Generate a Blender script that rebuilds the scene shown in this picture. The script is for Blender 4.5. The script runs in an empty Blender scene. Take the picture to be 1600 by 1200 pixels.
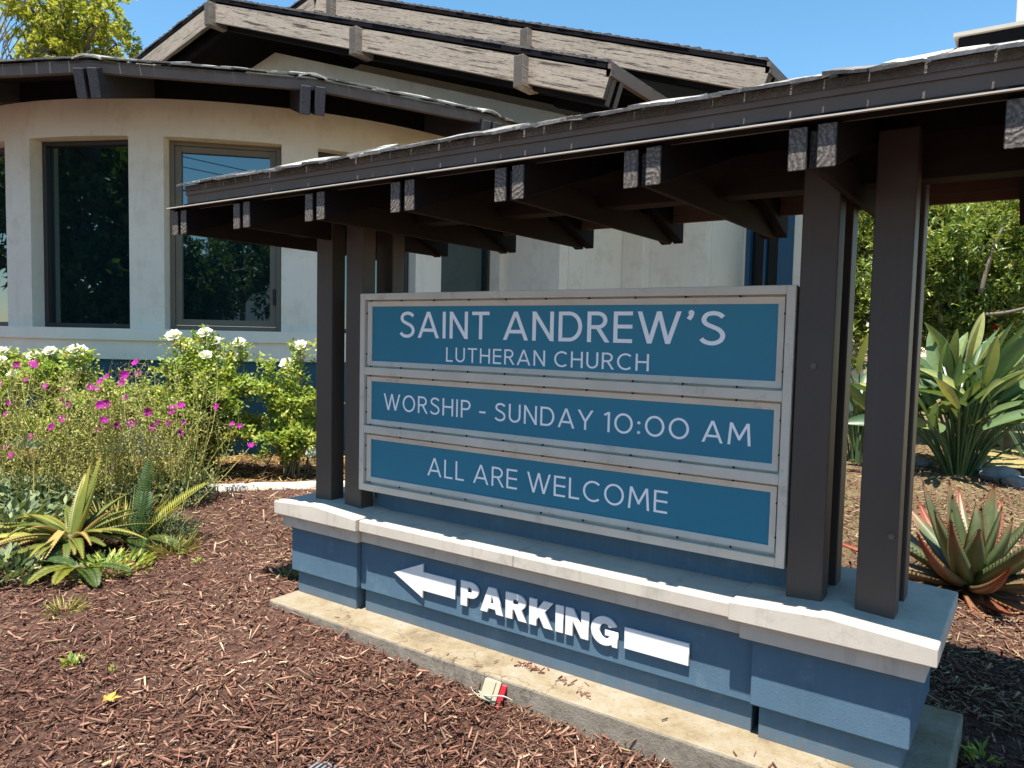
import bpy, bmesh, math, random
import numpy as np
from math import sin, cos, tan, radians, degrees, pi, sqrt, atan2
from mathutils import Vector, Matrix

random.seed(7)
RNG = np.random.default_rng(11)
SC = bpy.context.scene
COL = SC.collection
ZO = 0.78                      # the sign's lower edge is 0.78 m above the mulch

# ------------------------------------------------------------------ camera
CAM_POS = np.array([3.2546, -3.1105, 0.9127 + ZO])
YAW, PITCH, ROLL, FPX = radians(34.952), radians(-3.602), radians(1.220), 1186.43
_f = np.array([-sin(YAW) * cos(PITCH), cos(YAW) * cos(PITCH), sin(PITCH)])
_r0 = np.array([cos(YAW), sin(YAW), 0.0])
_u0 = np.cross(_r0, _f)
_r = cos(ROLL) * _r0 + sin(ROLL) * _u0
_u = -sin(ROLL) * _r0 + cos(ROLL) * _u0
cam = bpy.data.cameras.new('camera')
cam.sensor_width = 36.0
cam.lens = 36.0 * FPX / 1600.0
cam.clip_start = 0.05
cam.clip_end = 600.0
cam_ob = bpy.data.objects.new('camera', cam)
COL.objects.link(cam_ob)
M = Matrix(((_r[0], _u[0], -_f[0], CAM_POS[0]), (_r[1], _u[1], -_f[1], CAM_POS[1]),
            (_r[2], _u[2], -_f[2], CAM_POS[2]), (0, 0, 0, 1)))
cam_ob.matrix_world = M
SC.camera = cam_ob

# ------------------------------------------------------------------ light
SUN_DIR = Vector((0.055, -0.315, 1.0)).normalized()      # towards the sun
elev = math.asin(SUN_DIR.z)
az = atan2(SUN_DIR.x, SUN_DIR.y)                          # clockwise from +Y
world = bpy.data.worlds.new('World')
SC.world = world
world.use_nodes = True
wn = world.node_tree.nodes
wl = world.node_tree.links
wn.clear()
sky = wn.new('ShaderNodeTexSky')
sky.sky_type = 'NISHITA'
sky.sun_disc = False
sky.sun_elevation = elev
sky.sun_rotation = az
sky.altitude = 60
sky.air_density = 1.0
sky.dust_density = 0.0
sky.ozone_density = 3.0
bg = wn.new('ShaderNodeBackground')
bg.inputs['Strength'].default_value = 0.106
wo = wn.new('ShaderNodeOutputWorld')
hs = wn.new('ShaderNodeHueSaturation')
hs.inputs['Hue'].default_value = 0.487
hs.inputs['Saturation'].default_value = 1.15
wl.new(sky.outputs[0], hs.inputs['Color'])
wl.new(hs.outputs[0], bg.inputs[0])
wl.new(bg.outputs[0], wo.inputs[0])
sun = bpy.data.lights.new('sun', 'SUN')
sun.energy = 5.0
sun.angle = radians(0.53)
sun.color = (1.0, 0.955, 0.88)
sun_ob = bpy.data.objects.new('sun', sun)
COL.objects.link(sun_ob)
sun_ob.rotation_euler = (-SUN_DIR).to_track_quat('-Z', 'Y').to_euler()
sun_ob.location = (2, -4, 12)

SC.view_settings.view_transform = 'Standard'
SC.view_settings.look = 'None'
SC.view_settings.exposure = 1.08
SC.view_settings.gamma = 1.0
SC.render.engine = 'CYCLES'
SC.cycles.max_bounces = 6
SC.cycles.diffuse_bounces = 4
SC.cycles.glossy_bounces = 3
SC.cycles.transmission_bounces = 4
SC.cycles.transparent_max_bounces = 6
SC.cycles.caustics_reflective = False
SC.cycles.caustics_refractive = False

# ------------------------------------------------------------------ pixel helpers (photo is 1600 x 1200)
def ray(px, py):
    return _f + _r * (px - 800) / FPX - _u * (py - 600) / FPX
def at_y(px, py, y):
    v = ray(px, py); t = (y - CAM_POS[1]) / v[1]
    return CAM_POS + t * v
def at_depth(px, py, d):
    return CAM_POS + ray(px, py) * d

# ------------------------------------------------------------------ materials
def mat(name):
    m = bpy.data.materials.new(name)
    m.use_nodes = True
    nt = m.node_tree
    b = nt.nodes['Principled BSDF']
    return m, nt, b
def N(nt, kind, **kw):
    n = nt.nodes.new('ShaderNode' + kind)
    for k, v in kw.items():
        if k in n.inputs: n.inputs[k].default_value = v
        else: setattr(n, k, v)
    return n
def ramp(nt, src, stops):
    r = nt.nodes.new('ShaderNodeValToRGB')
    el = r.color_ramp.elements
    while len(el) < len(stops): el.new(0.5)
    for e, (p, c) in zip(el, stops):
        e.position = p
        e.color = (c[0], c[1], c[2], 1) if not isinstance(c, (int, float)) else (c, c, c, 1)
    nt.links.new(src, r.inputs[0])
    return r.outputs[0]
def noise(nt, scale, detail=4, rough=0.55, vec=None, stretch=None, coord='Object'):
    tc = nt.nodes.new('ShaderNodeTexCoord')
    v = tc.outputs[coord] if vec is None else vec
    if stretch:
        mp = nt.nodes.new('ShaderNodeMapping'); mp.inputs['Scale'].default_value = stretch
        nt.links.new(v, mp.inputs[0]); v = mp.outputs[0]
    n = nt.nodes.new('ShaderNodeTexNoise')
    n.inputs['Scale'].default_value = scale; n.inputs['Detail'].default_value = detail
    n.inputs['Roughness'].default_value = rough
    nt.links.new(v, n.inputs['Vector'])
    return n.outputs['Fac']
def mix(nt, fac, a, b, mode='MIX'):
    m = nt.nodes.new('ShaderNodeMix'); m.data_type = 'RGBA'; m.blend_type = mode
    def put(s, v):
        if isinstance(v, (tuple, list)): s.default_value = (v[0], v[1], v[2], 1)
        elif isinstance(v, (int, float)): s.default_value = v
        else: nt.links.new(v, s)
    put(m.inputs[0], fac); put(m.inputs[6], a); put(m.inputs[7], b)
    return m.outputs[2]
def bump(nt, b, h, strength=0.3, dist=0.01):
    n = nt.nodes.new('ShaderNodeBump'); n.inputs['Strength'].default_value = strength
    n.inputs['Distance'].default_value = dist
    nt.links.new(h, n.inputs['Height']); nt.links.new(n.outputs[0], b.inputs['Normal'])
def painted(name, col, rough=0.6, var=0.12, nscale=3.0, grain=90, bs=0.25, bd=0.004, dirt=None, spec=0.4, streak=None, splash=None):
    m, nt, b = mat(name)
    big = noise(nt, nscale, 5, 0.6)
    c0 = tuple(x * (1 - var) for x in col); c1 = tuple(min(1, x * (1 + var)) for x in col)
    c = ramp(nt, big, [(0.3, c0), (0.7, c1)])
    if dirt:
        d = noise(nt, dirt[1], 8, 0.7)
        f = ramp(nt, d, [(dirt[2], 0.0), (dirt[3], 1.0)])
        c = mix(nt, f, c, dirt[0])
    if streak:
        d = noise(nt, 1.0, 6, 0.65, None, (streak[1], streak[1], 1.1))
        c = mix(nt, ramp(nt, d, [(streak[2], 0.0), (streak[2] + 0.22, streak[3])]), c, streak[0])
    if splash:     # soil thrown up by rain, ragged and patchy
        tc = N(nt, 'TexCoord'); sep = N(nt, 'SeparateXYZ'); nt.links.new(tc.outputs['Object'], sep.inputs[0])
        d = noise(nt, 28, 7, 0.75)
        mm = N(nt, 'Math', operation='MULTIPLY_ADD'); mm.inputs[1].default_value = 0.30; nt.links.new(d, mm.inputs[0])
        neg = N(nt, 'Math', operation='MULTIPLY'); neg.inputs[1].default_value = -1.0; nt.links.new(sep.outputs['Z'], neg.inputs[0]); nt.links.new(neg.outputs[0], mm.inputs[2])
        c = mix(nt, ramp(nt, mm.outputs[0], [(0.0, 0.0), (0.09, 0.55)]), c, splash)
    nt.links.new(c, b.inputs['Base Color'])
    b.inputs['Roughness'].default_value = rough
    b.inputs['Specular IOR Level'].default_value = spec
    if bs: bump(nt, b, noise(nt, grain, 4, 0.6), bs, bd)
    return m

MT = {}
MT['stucco'] = painted('wall_stucco', (0.80, 0.715, 0.595), 0.9, 0.06, 1.3, 110, 0.6, 0.006, ((0.60, 0.50, 0.37), 2.6, 0.5, 0.8), 0.2, ((0.56, 0.49, 0.38), 7, 0.55, 0.4))
MT['stucco_trim'] = painted('trim_stucco', (0.82, 0.74, 0.62), 0.85, 0.05, 2.0, 140, 0.35, 0.004, None, 0.2)
MT['wall_blue'] = painted('blue_wall_paint', (0.036, 0.105, 0.145), 0.8, 0.10, 1.6, 120, 0.35, 0.004, None, 0.2)
MT['base_blue'] = painted('base_blue_paint', (0.090, 0.155, 0.215), 0.85, 0.09, 4.0, 170, 0.5, 0.0025, ((0.17, 0.24, 0.30), 7.0, 0.56, 0.85), 0.1, ((0.16, 0.22, 0.28), 26, 0.55, 0.3), (0.16, 0.14, 0.12))
MT['cap'] = painted('cap_stucco', (0.57, 0.505, 0.42), 0.9, 0.08, 3.0, 260, 0.35, 0.002, ((0.34, 0.30, 0.245), 7.0, 0.53, 0.80), 0.2, ((0.30, 0.27, 0.23), 22, 0.55, 0.5))
MT['frame'] = painted('sign_frame_paint', (0.62, 0.555, 0.46), 0.5, 0.08, 5.0, 60, 0.1, 0.002, ((0.34, 0.27, 0.20), 9.0, 0.58, 0.8))
MT['sign_blue'] = painted('sign_panel_blue', (0.012, 0.185, 0.28), 0.42, 0.05, 1.5, 200, 0.0, 0.002, None, 0.4)
MT['letter_white'] = painted('white_vinyl', (0.94, 0.945, 0.95), 0.5, 0.02, 8, 60, 0)
MT['letter_paint'] = painted('white_letter_paint', (0.78, 0.77, 0.76), 0.5, 0.05, 12, 90, 0.1, 0.001, ((0.50, 0.47, 0.43), 16, 0.58, 0.85))
MT['post'] = painted('post_brown_paint', (0.070, 0.054, 0.045), 0.5, 0.08, 2.5, 80, 0.12, 0.002, ((0.11, 0.09, 0.077), 30, 0.68, 0.8), 0.35, ((0.095, 0.077, 0.066), 60, 0.56, 0.35))
MT['fascia'] = painted('fascia_brown_paint', (0.135, 0.098, 0.080), 0.6, 0.10, 4.0, 70, 0.12, 0.002, None, 0.3)
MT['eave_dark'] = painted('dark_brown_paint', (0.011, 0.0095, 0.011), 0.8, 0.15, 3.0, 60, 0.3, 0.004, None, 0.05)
MT['ledge'] = painted('pale_drip_edge', (0.50, 0.45, 0.38), 0.6, 0.08, 6, 60, 0.1)
MT['bronze'] = painted('bronze_window_frame', (0.155, 0.125, 0.085), 0.45, 0.08, 3, 60, 0.0)
MT['bronze_dark'] = painted('dark_window_frame', (0.035, 0.03, 0.027), 0.45, 0.08, 3, 60, 0.0)
MT['black'] = painted('black_plastic', (0.012, 0.012, 0.013), 0.5, 0.1, 3, 60, 0.0)
MT['door_blue'] = painted('blue_frame_paint', (0.018, 0.075, 0.145), 0.5, 0.06, 3, 60, 0.05)
MT['cream_plastic'] = painted('cream_plastic', (0.40, 0.36, 0.24), 0.45, 0.06, 20, 60, 0.05)
MT['red_plastic'] = painted('red_plastic', (0.40, 0.012, 0.02), 0.4, 0.08, 20, 60, 0.05)
MT['grey_plastic'] = painted('grey_plastic', (0.20, 0.21, 0.22), 0.5, 0.08, 20, 60, 0.05)
MT['wire'] = painted('pale_wire', (0.55, 0.50, 0.42), 0.5, 0.05, 20, 60, 0.0)
MT['white_wall'] = painted('white_render', (0.70, 0.69, 0.66), 0.85, 0.04, 1.2, 90, 0.2)
MT['stone'] = painted('grey_stone', (0.20, 0.20, 0.19), 0.85, 0.3, 8, 50, 0.7, 0.01)
MT['curb'] = painted('concrete_edging', (0.52, 0.48, 0.41), 0.9, 0.12, 4, 120, 0.5, 0.004, ((0.30, 0.26, 0.20), 6, 0.55, 0.8))

def footing_mat():
    m, nt, b = mat('footing_concrete')
    c = ramp(nt, noise(nt, 5, 8, 0.65), [(0.26, (0.14, 0.105, 0.065)), (0.46, (0.27, 0.21, 0.125)), (0.70, (0.35, 0.305, 0.235))])
    tc = N(nt, 'TexCoord'); sep = N(nt, 'SeparateXYZ'); nt.links.new(tc.outputs['Normal'], sep.inputs[0])
    side = ramp(nt, sep.outputs['Z'], [(0.3, 1.0), (0.8, 0.0)])
    c2 = ramp(nt, noise(nt, 14, 8, 0.7), [(0.3, (0.17, 0.14, 0.105)), (0.7, (0.34, 0.29, 0.225))])
    c = mix(nt, side, c, c2)
    sp = ramp(nt, noise(nt, 60, 6, 0.7), [(0.30, 0.55), (0.45, 1.0)])
    c = mix(nt, 1.0, c, sp, 'MULTIPLY')
    vo = N(nt, 'TexVoronoi', Scale=1.6); vo.feature = 'DISTANCE_TO_EDGE'
    n2 = N(nt, 'TexNoise', Scale=4.0, Detail=6.0); nt.links.new(tc.outputs['Object'], n2.inputs['Vector'])
    mp = mix(nt, 0.35, tc.outputs['Object'], n2.outputs['Color'])
    nt.links.new(mp, vo.inputs['Vector'])
    cr = ramp(nt, vo.outputs['Distance'], [(0.0, 0.25), (0.006, 1.0)])
    c = mix(nt, 0.7, c, mix(nt, 1.0, c, cr, 'MULTIPLY'))
    nt.links.new(c, b.inputs['Base Color']); b.inputs['Roughness'].default_value = 0.92
    bump(nt, b, noise(nt, 90, 6, 0.7), 0.7, 0.006)
    return m
MT['footing'] = footing_mat()

def timber_mat(name, face, end, weather=0.0, face2=None):
    """painted timber; local X is the grain; the X ends show growth rings"""
    m, nt, b = mat(name)
    tc = N(nt, 'TexCoord'); oi = N(nt, 'ObjectInfo')
    sep = N(nt, 'SeparateXYZ'); nt.links.new(tc.outputs['Normal'], sep.inputs[0])
    ab = N(nt, 'Math', operation='ABSOLUTE'); nt.links.new(sep.outputs['X'], ab.inputs[0])
    isend = ramp(nt, ab.outputs[0], [(0.6, 0.0), (0.8, 1.0)])
    # shift the texture for every piece
    sc = N(nt, 'VectorMath', operation='SCALE'); sc.inputs['Scale'].default_value = 37.0
    cx = N(nt, 'CombineXYZ')
    for k in range(3): nt.links.new(oi.outputs['Random'], cx.inputs[k])
    nt.links.new(cx.outputs[0], sc.inputs[0])
    ad = N(nt, 'VectorMath', operation='ADD'); nt.links.new(tc.outputs['Object'], ad.inputs[0]); nt.links.new(sc.outputs[0], ad.inputs[1])
    v = ad.outputs[0]
    g = noise(nt, 1.0, 8, 0.7, v, (2.2, 42, 42))
    g2 = noise(nt, 1.0, 6, 0.65, v, (1.0, 9, 9))
    base = ramp(nt, g2, [(0.3, tuple(x * 0.82 for x in face)), (0.7, tuple(x * 1.15 for x in face))])
    if weather:
        gw = noise(nt, 1.0, 7, 0.72, v, (1.6, 34, 34))
        f = ramp(nt, gw, [(0.40, 1.0), (0.455, 0.0)])
        base = mix(nt, f, base, face2)
        sp = ramp(nt, noise(nt, 1.0, 9, 0.8, v, (9, 75, 75)), [(0.40, 0.9), (0.46, 0.0)])
        base = mix(nt, sp, base, face2)
    w = N(nt, 'TexWave'); w.wave_type = 'RINGS'; w.rings_direction = 'X'
    w.inputs['Scale'].default_value = 17; w.inputs['Distortion'].default_value = 7.0
    w.inputs['Detail'].default_value = 4; w.inputs['Detail Scale'].default_value = 1.6
    off = N(nt, 'VectorMath', operation='SCALE'); off.inputs['Scale'].default_value = 0.16
    cx2 = N(nt, 'CombineXYZ'); nt.links.new(oi.outputs['Random'], cx2.inputs[2]); nt.links.new(N(nt, 'Math', operation='FRACT').outputs[0], cx2.inputs[1])
    fr = [q for q in nt.nodes if q.bl_idname == 'ShaderNodeMath' and q.operation == 'FRACT'][0]; m7 = N(nt, 'Math', operation='MULTIPLY'); m7.inputs[1].default_value = 7.3; nt.links.new(oi.outputs['Random'], m7.inputs[0]); nt.links.new(m7.outputs[0], fr.inputs[0])
    nt.links.new(cx2.outputs[0], off.inputs[0])
    ad2 = N(nt, 'VectorMath', operation='SUBTRACT'); nt.links.new(tc.outputs['Object'], ad2.inputs[0]); nt.links.new(off.outputs[0], ad2.inputs[1])
    nt.links.new(ad2.outputs[0], w.inputs['Vector'])
    ec = ramp(nt, w.outputs['Fac'], [(0.1, tuple(x * 0.5 for x in end)), (0.8, tuple(x * 0.85 for x in end))])
    ec = mix(nt, ramp(nt, noise(nt, 120, 5, 0.7, v), [(0.38, 1.0), (0.55, 0.0)]), ec, tuple(x * 0.3 for x in end))
    c = mix(nt, isend, base, ec)
    nt.links.new(c, b.inputs['Base Color']); b.inputs['Roughness'].default_value = 0.72
    b.inputs['Specular IOR Level'].default_value = 0.06
    hm = mix(nt, isend, g, w.outputs['Fac'])
    bump(nt, b, hm, 0.6 if weather else 0.35, 0.006)
    return m
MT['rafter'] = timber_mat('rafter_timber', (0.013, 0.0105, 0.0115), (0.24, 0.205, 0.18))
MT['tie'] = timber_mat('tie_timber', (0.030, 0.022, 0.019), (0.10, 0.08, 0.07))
MT['barge'] = timber_mat('weathered_barge_board', (0.36, 0.295, 0.235), (0.20, 0.17, 0.145), 1.0, (0.075, 0.058, 0.048))
MT['beam_tail'] = timber_mat('dark_beam_timber', (0.05, 0.046, 0.052), (0.19, 0.175, 0.18), 0.0)

def shingle_mat():
    m, nt, b = mat('weathered_shingle')
    oi = N(nt, 'ObjectInfo')
    tc = N(nt, 'TexCoord')
    c = ramp(nt, oi.outputs['Random'], [(0.0, (0.22, 0.20, 0.175)), (0.5, (0.42, 0.39, 0.34)), (1.0, (0.64, 0.60, 0.53))])
    g = ramp(nt, noise(nt, 1, 7, 0.7, None, (60, 5, 60)), [(0.3, 0.45), (0.65, 1.1)])
    c = mix(nt, 1.0, c, g, 'MULTIPLY')
    nt.links.new(c, b.inputs['Base Color']); b.inputs['Roughness'].default_value = 0.9
    bump(nt, b, noise(nt, 1, 7, 0.7, None, (90, 8, 90)), 0.8, 0.006)
    return m
MT['shingle'] = shingle_mat()
MT['roofing'] = painted('dark_shingle_roofing', (0.10, 0.09, 0.082), 0.92, 0.35, 6, 30, 0.9, 0.02)

def glass_mat():
    m, nt, b = mat('tinted_glass')
    b.inputs['Base Color'].default_value = (0.004, 0.012, 0.014, 1)
    b.inputs['Roughness'].default_value = 0.012
    b.inputs['IOR'].default_value = 2.35
    b.inputs['Specular IOR Level'].default_value = 0.5
    b.inputs['Specular Tint'].default_value = (0.72, 0.95, 1.0, 1)
    return m
MT['glass'] = glass_mat()
MT['glass_dark'] = painted('dark_clear_glass', (0.004, 0.006, 0.007), 0.02, 0.1, 3, 60, 0.0, 0.002, None, 0.35)

def leaf_mat(name, stops, rough=0.5, trans=0.35, spec=0.35, stripes=None):
    """colour from the per-leaf attribute 'tone' (0..1)"""
    m, nt, b = mat(name)
    at = N(nt, 'Attribute', attribute_name='tone')
    c = ramp(nt, at.outputs['Fac'], stops)
    n = ramp(nt, noise(nt, 22, 3, 0.6), [(0.3, 0.85), (0.7, 1.1)])
    c = mix(nt, 1.0, c, n, 'MULTIPLY')
    nt.links.new(c, b.inputs['Base Color']); b.inputs['Roughness'].default_value = rough
    b.inputs['Specular IOR Level'].default_value = spec
    if trans:
        t = N(nt, 'BsdfTranslucent'); nt.links.new(mix(nt, 1.0, c, (1.25, 1.2, 0.6), 'MULTIPLY'), t.inputs['Color'])
        ms = N(nt, 'MixShader'); ms.inputs[0].default_value = trans
        nt.links.new(b.outputs[0], ms.inputs[1]); nt.links.new(t.outputs[0], ms.inputs[2])
        nt.links.new(ms.outputs[0], nt.nodes['Material Output'].inputs[0])
    return m
MT['rose_leaf'] = leaf_mat('rose_leaf', [(0, (0.112, 0.206, 0.044)), (0.45, (0.292, 0.392, 0.079)), (0.8, (0.539, 0.557, 0.123)), (1, (0.673, 0.454, 0.140))], 0.5, 0.35)
MT['hedge_leaf'] = leaf_mat('hedge_leaf', [(0, (0.072, 0.127, 0.034)), (0.5, (0.206, 0.275, 0.062)), (0.85, (0.431, 0.462, 0.115)), (1, (0.576, 0.393, 0.138))], 0.4, 0.3, 0.5)
MT['tree_leaf'] = leaf_mat('tree_leaf', [(0, (0.114, 0.163, 0.029)), (0.5, (0.325, 0.357, 0.057)), (1, (0.585, 0.536, 0.114))], 0.5, 0.4)
MT['street_leaf'] = leaf_mat('street_tree_leaf', [(0, (0.03, 0.06, 0.015)), (0.5, (0.07, 0.12, 0.03)), (1, (0.14, 0.18, 0.05))], 0.5, 0.3)
MT['straw'] = leaf_mat('dry_stem', [(0, (0.191, 0.165, 0.049)), (0.5, (0.427, 0.378, 0.111)), (0.8, (0.324, 0.361, 0.078)), (1, (0.649, 0.591, 0.222))], 0.7, 0.15)
MT['ground_straw'] = leaf_mat('ground_straw', [(0, (0.14, 0.09, 0.045)), (0.5, (0.33, 0.24, 0.125)), (1, (0.52, 0.41, 0.24))], 0.8, 0.0, 0.1)
MT['needles'] = leaf_mat('dry_needles', [(0, (0.16, 0.085, 0.03)), (0.5, (0.42, 0.24, 0.085)), (1, (0.58, 0.40, 0.18))], 0.8, 0.0, 0.1)
MT['grey_leaf'] = leaf_mat('grey_green_leaf', [(0, (0.057, 0.092, 0.040)), (0.5, (0.154, 0.204, 0.091)), (1, (0.290, 0.323, 0.157))], 0.6, 0.2)
MT['palm_leaf'] = leaf_mat('cycad_leaf', [(0, (0.035, 0.075, 0.035)), (0.5, (0.10, 0.16, 0.04)), (1, (0.38, 0.36, 0.05))], 0.45, 0.3)
MT['strel_leaf'] = leaf_mat('strelitzia_leaf', [(0, (0.036, 0.083, 0.034)), (0.5, (0.104, 0.173, 0.072)), (0.85, (0.206, 0.281, 0.116)), (1, (0.411, 0.383, 0.122))], 0.38, 0.25, 0.5)
MT['aloe_left'] = leaf_mat('yellowed_aloe_leaf', [(0, (0.048, 0.079, 0.017)), (0.4, (0.167, 0.191, 0.029)), (0.75, (0.323, 0.297, 0.049)), (1, (0.411, 0.265, 0.083))], 0.45, 0.12, 0.45)
MT['aloe_right'] = leaf_mat('red_tipped_aloe_leaf', [(0, (0.069, 0.102, 0.037)), (0.45, (0.115, 0.136, 0.058)), (0.68, (0.230, 0.136, 0.068)), (1, (0.275, 0.034, 0.017))], 0.45, 0.08, 0.45)
MT['white_petal'] = leaf_mat('white_rose_petal', [(0, (0.778, 0.778, 0.660)), (1, (0.880, 0.880, 0.880))], 0.6, 0.3, 0.2)
MT['magenta_petal'] = leaf_mat('magenta_petal', [(0, (0.34, 0.010, 0.22)), (1, (0.50, 0.02, 0.36))], 0.6, 0.25, 0.2)
MT['red_petal'] = leaf_mat('red_flower_petal', [(0, (0.40, 0.01, 0.015)), (1, (0.55, 0.02, 0.03))], 0.6, 0.2, 0.2)
MT['bark'] = painted('grey_brown_bark', (0.17, 0.135, 0.10), 0.9, 0.3, 6, 40, 0.8, 0.01)
MT['cane'] = painted('rose_cane', (0.17, 0.14, 0.075), 0.7, 0.3, 12, 60, 0.2)
MT['dry_leaf'] = leaf_mat('dry_yellow_leaf', [(0, (0.45, 0.26, 0.04)), (1, (0.60, 0.38, 0.08))], 0.7, 0.15)

def chip_mat():
    m, nt, b = mat('bark_mulch')
    at = N(nt, 'Attribute', attribute_name='tone')
    c = ramp(nt, at.outputs['Fac'], [(0, (0.051, 0.021, 0.014)), (0.25, (0.146, 0.062, 0.041)), (0.45, (0.268, 0.126, 0.081)), (0.55, (0.191, 0.120, 0.082)), (0.72, (0.358, 0.182, 0.118)), (0.9, (0.469, 0.282, 0.187)), (1, (0.662, 0.501, 0.330))])
    n = ramp(nt, noise(nt, 60, 3, 0.6), [(0.3, 0.75), (0.7, 1.15)])
    c = mix(nt, 1.0, c, n, 'MULTIPLY')
    nt.links.new(c, b.inputs['Base Color']); b.inputs['Roughness'].default_value = 0.85
    b.inputs['Specular IOR Level'].default_value = 0.25
    return m
MT['chip'] = chip_mat()
def ground_mat():
    m, nt, b = mat('soil_and_mulch')
    c = ramp(nt, noise(nt, 26, 8, 0.75), [(0.3, (0.05, 0.026, 0.019)), (0.5, (0.13, 0.068, 0.050)), (0.72, (0.27, 0.165, 0.12))])
    c2 = ramp(nt, noise(nt, 30, 8, 0.75), [(0.3, (0.07, 0.05, 0.025)), (0.5, (0.20, 0.15, 0.075)), (0.72, (0.36, 0.285, 0.16))])
    tc = N(nt, 'TexCoord'); sep = N(nt, 'SeparateXYZ'); nt.links.new(tc.outputs['Object'], sep.inputs[0])
    # dry straw ground lies behind the sign, mulch in front
    ad = N(nt, 'Math', operation='MULTIPLY_ADD'); ad.inputs[1].default_value = 1.6; nt.links.new(noise(nt, 0.9, 4), ad.inputs[0]); nt.links.new(sep.outputs['Y'], ad.inputs[2])
    f = ramp(nt, N(nt, 'Math', operation='MULTIPLY').outputs[0], [(0.0, 0.0), (1.0, 1.0)])
    mr = N(nt, 'MapRange'); mr.inputs['From Min'].default_value = 3.1; mr.inputs['From Max'].default_value = 4.6
    nt.links.new(ad.outputs[0], mr.inputs[0])
    c = mix(nt, mr.outputs[0], c, c2)
    nt.links.new(c, b.inputs['Base Color']); b.inputs['Roughness'].default_value = 0.95
    b.inputs['Specular IOR Level'].default_value = 0.1
    bump(nt, b, noise(nt, 45, 8, 0.75), 1.0, 0.03)
    return m
MT['ground'] = ground_mat()
MT['lawn'] = painted('dry_lawn', (0.36, 0.29, 0.12), 0.95, 0.25, 3, 60, 0.8, 0.02, ((0.22, 0.21, 0.08), 3, 0.5, 0.7), 0.1)
MT['asphalt'] = painted('asphalt', (0.05, 0.05, 0.052), 0.9, 0.15, 4, 90, 0.5)
MT['pavement'] = painted('pavement_concrete', (0.38, 0.36, 0.33), 0.9, 0.08, 2, 90, 0.4)

# ------------------------------------------------------------------ mesh helpers
def props(o, label=None, cat=None, group=None, kind=None):
    if label: o['label'] = label
    if cat: o['category'] = cat
    if group: o['group'] = group
    if kind: o['kind'] = kind
    return o
def thing(name, loc, label, cat, group=None):
    o = bpy.data.objects.new(name, None)
    o.empty_display_size = 0.2
    o.location = loc
    COL.objects.link(o)
    return props(o, label, cat, group)
def origin(o):
    p = Vector((0, 0, 0))
    while o is not None:
        p += Vector(o.location); o = o.parent
    return p
class MB:
    """collects faces in WORLD coordinates, then becomes one mesh object"""
    def __init__(s): s.v = []; s.f = []; s.t = []
    def poly(s, pts):
        i = len(s.v); s.v += [tuple(p) for p in pts]; s.f.append(tuple(range(i, i + len(pts))))
    def box(s, a, b):
        x0, y0, z0 = a; x1, y1, z1 = b
        i = len(s.v)
        s.v += [(x0, y0, z0), (x1, y0, z0), (x1, y1, z0), (x0, y1, z0), (x0, y0, z1), (x1, y0, z1), (x1, y1, z1), (x0, y1, z1)]
        s.f += [tuple(i + k for k in q) for q in ((0, 3, 2, 1), (4, 5, 6, 7), (0, 1, 5, 4), (1, 2, 6, 5), (2, 3, 7, 6), (3, 0, 4, 7))]
    def hexa(s, p):
        i = len(s.v); s.v += [tuple(q) for q in p]
        s.f += [tuple(i + k for k in q) for q in ((0, 3, 2, 1), (4, 5, 6, 7), (0, 1, 5, 4), (1, 2, 6, 5), (2, 3, 7, 6), (3, 0, 4, 7))]
    def prism(s, pts, d):
        """closed outline pts extruded by vector d (outline seen counter-clockwise from +d)"""
        d = np.array(d); n = len(pts); i = len(s.v)
        s.v += [tuple(p) for p in pts] + [tuple(np.array(p) + d) for p in pts]
        s.f.append(tuple(range(i + n - 1, i - 1, -1))); s.f.append(tuple(range(i + n, i + 2 * n)))
        for k in range(n):
            a, b = k, (k + 1) % n
            s.f.append((i + a, i + b, i + n + b, i + n + a))
    def tube(s, path, radii, seg=6, cap=True):
        path = [np.array(p, float) for p in path]; n = len(path); rings = []
        for k, p in enumerate(path):
            t = path[min(k + 1, n - 1)] - path[max(k - 1, 0)]
            t = t / (np.linalg.norm(t) + 1e-9)
            a = np.cross(t, (0, 0, 1.0)); 
            if np.linalg.norm(a) < 0.05: a = np.cross(t, (1.0, 0, 0))
            a /= np.linalg.norm(a); b = np.cross(t, a)
            r = radii[k] if hasattr(radii, '__len__') else radii
            i = len(s.v)
            for q in range(seg):
                an = 2 * pi * q / seg
                s.v.append(tuple(p + r * (cos(an) * a + sin(an) * b)))
            rings.append(i)
        for k in range(n - 1):
            for q in range(seg):
                q2 = (q + 1) % seg
                s.f.append((rings[k] + q, rings[k] + q2, rings[k + 1] + q2, rings[k + 1] + q))
        if cap:
            s.f.append(tuple(rings[0] + q for q in range(seg - 1, -1, -1)))
            s.f.append(tuple(rings[-1] + q for q in range(seg)))
    def build(s, name, m, parent=None, smooth=False, tone=None, bevel=0.0, label=None):
        o = mesh_obj(name, np.array(s.v, float), s.f, m, parent, smooth, tone)
        if bevel:
            bv = o.modifiers.new('bevel', 'BEVEL'); bv.width = bevel; bv.segments = 2; bv.limit_method = 'ANGLE'
        if label: o['label'] = label
        return o
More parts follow.
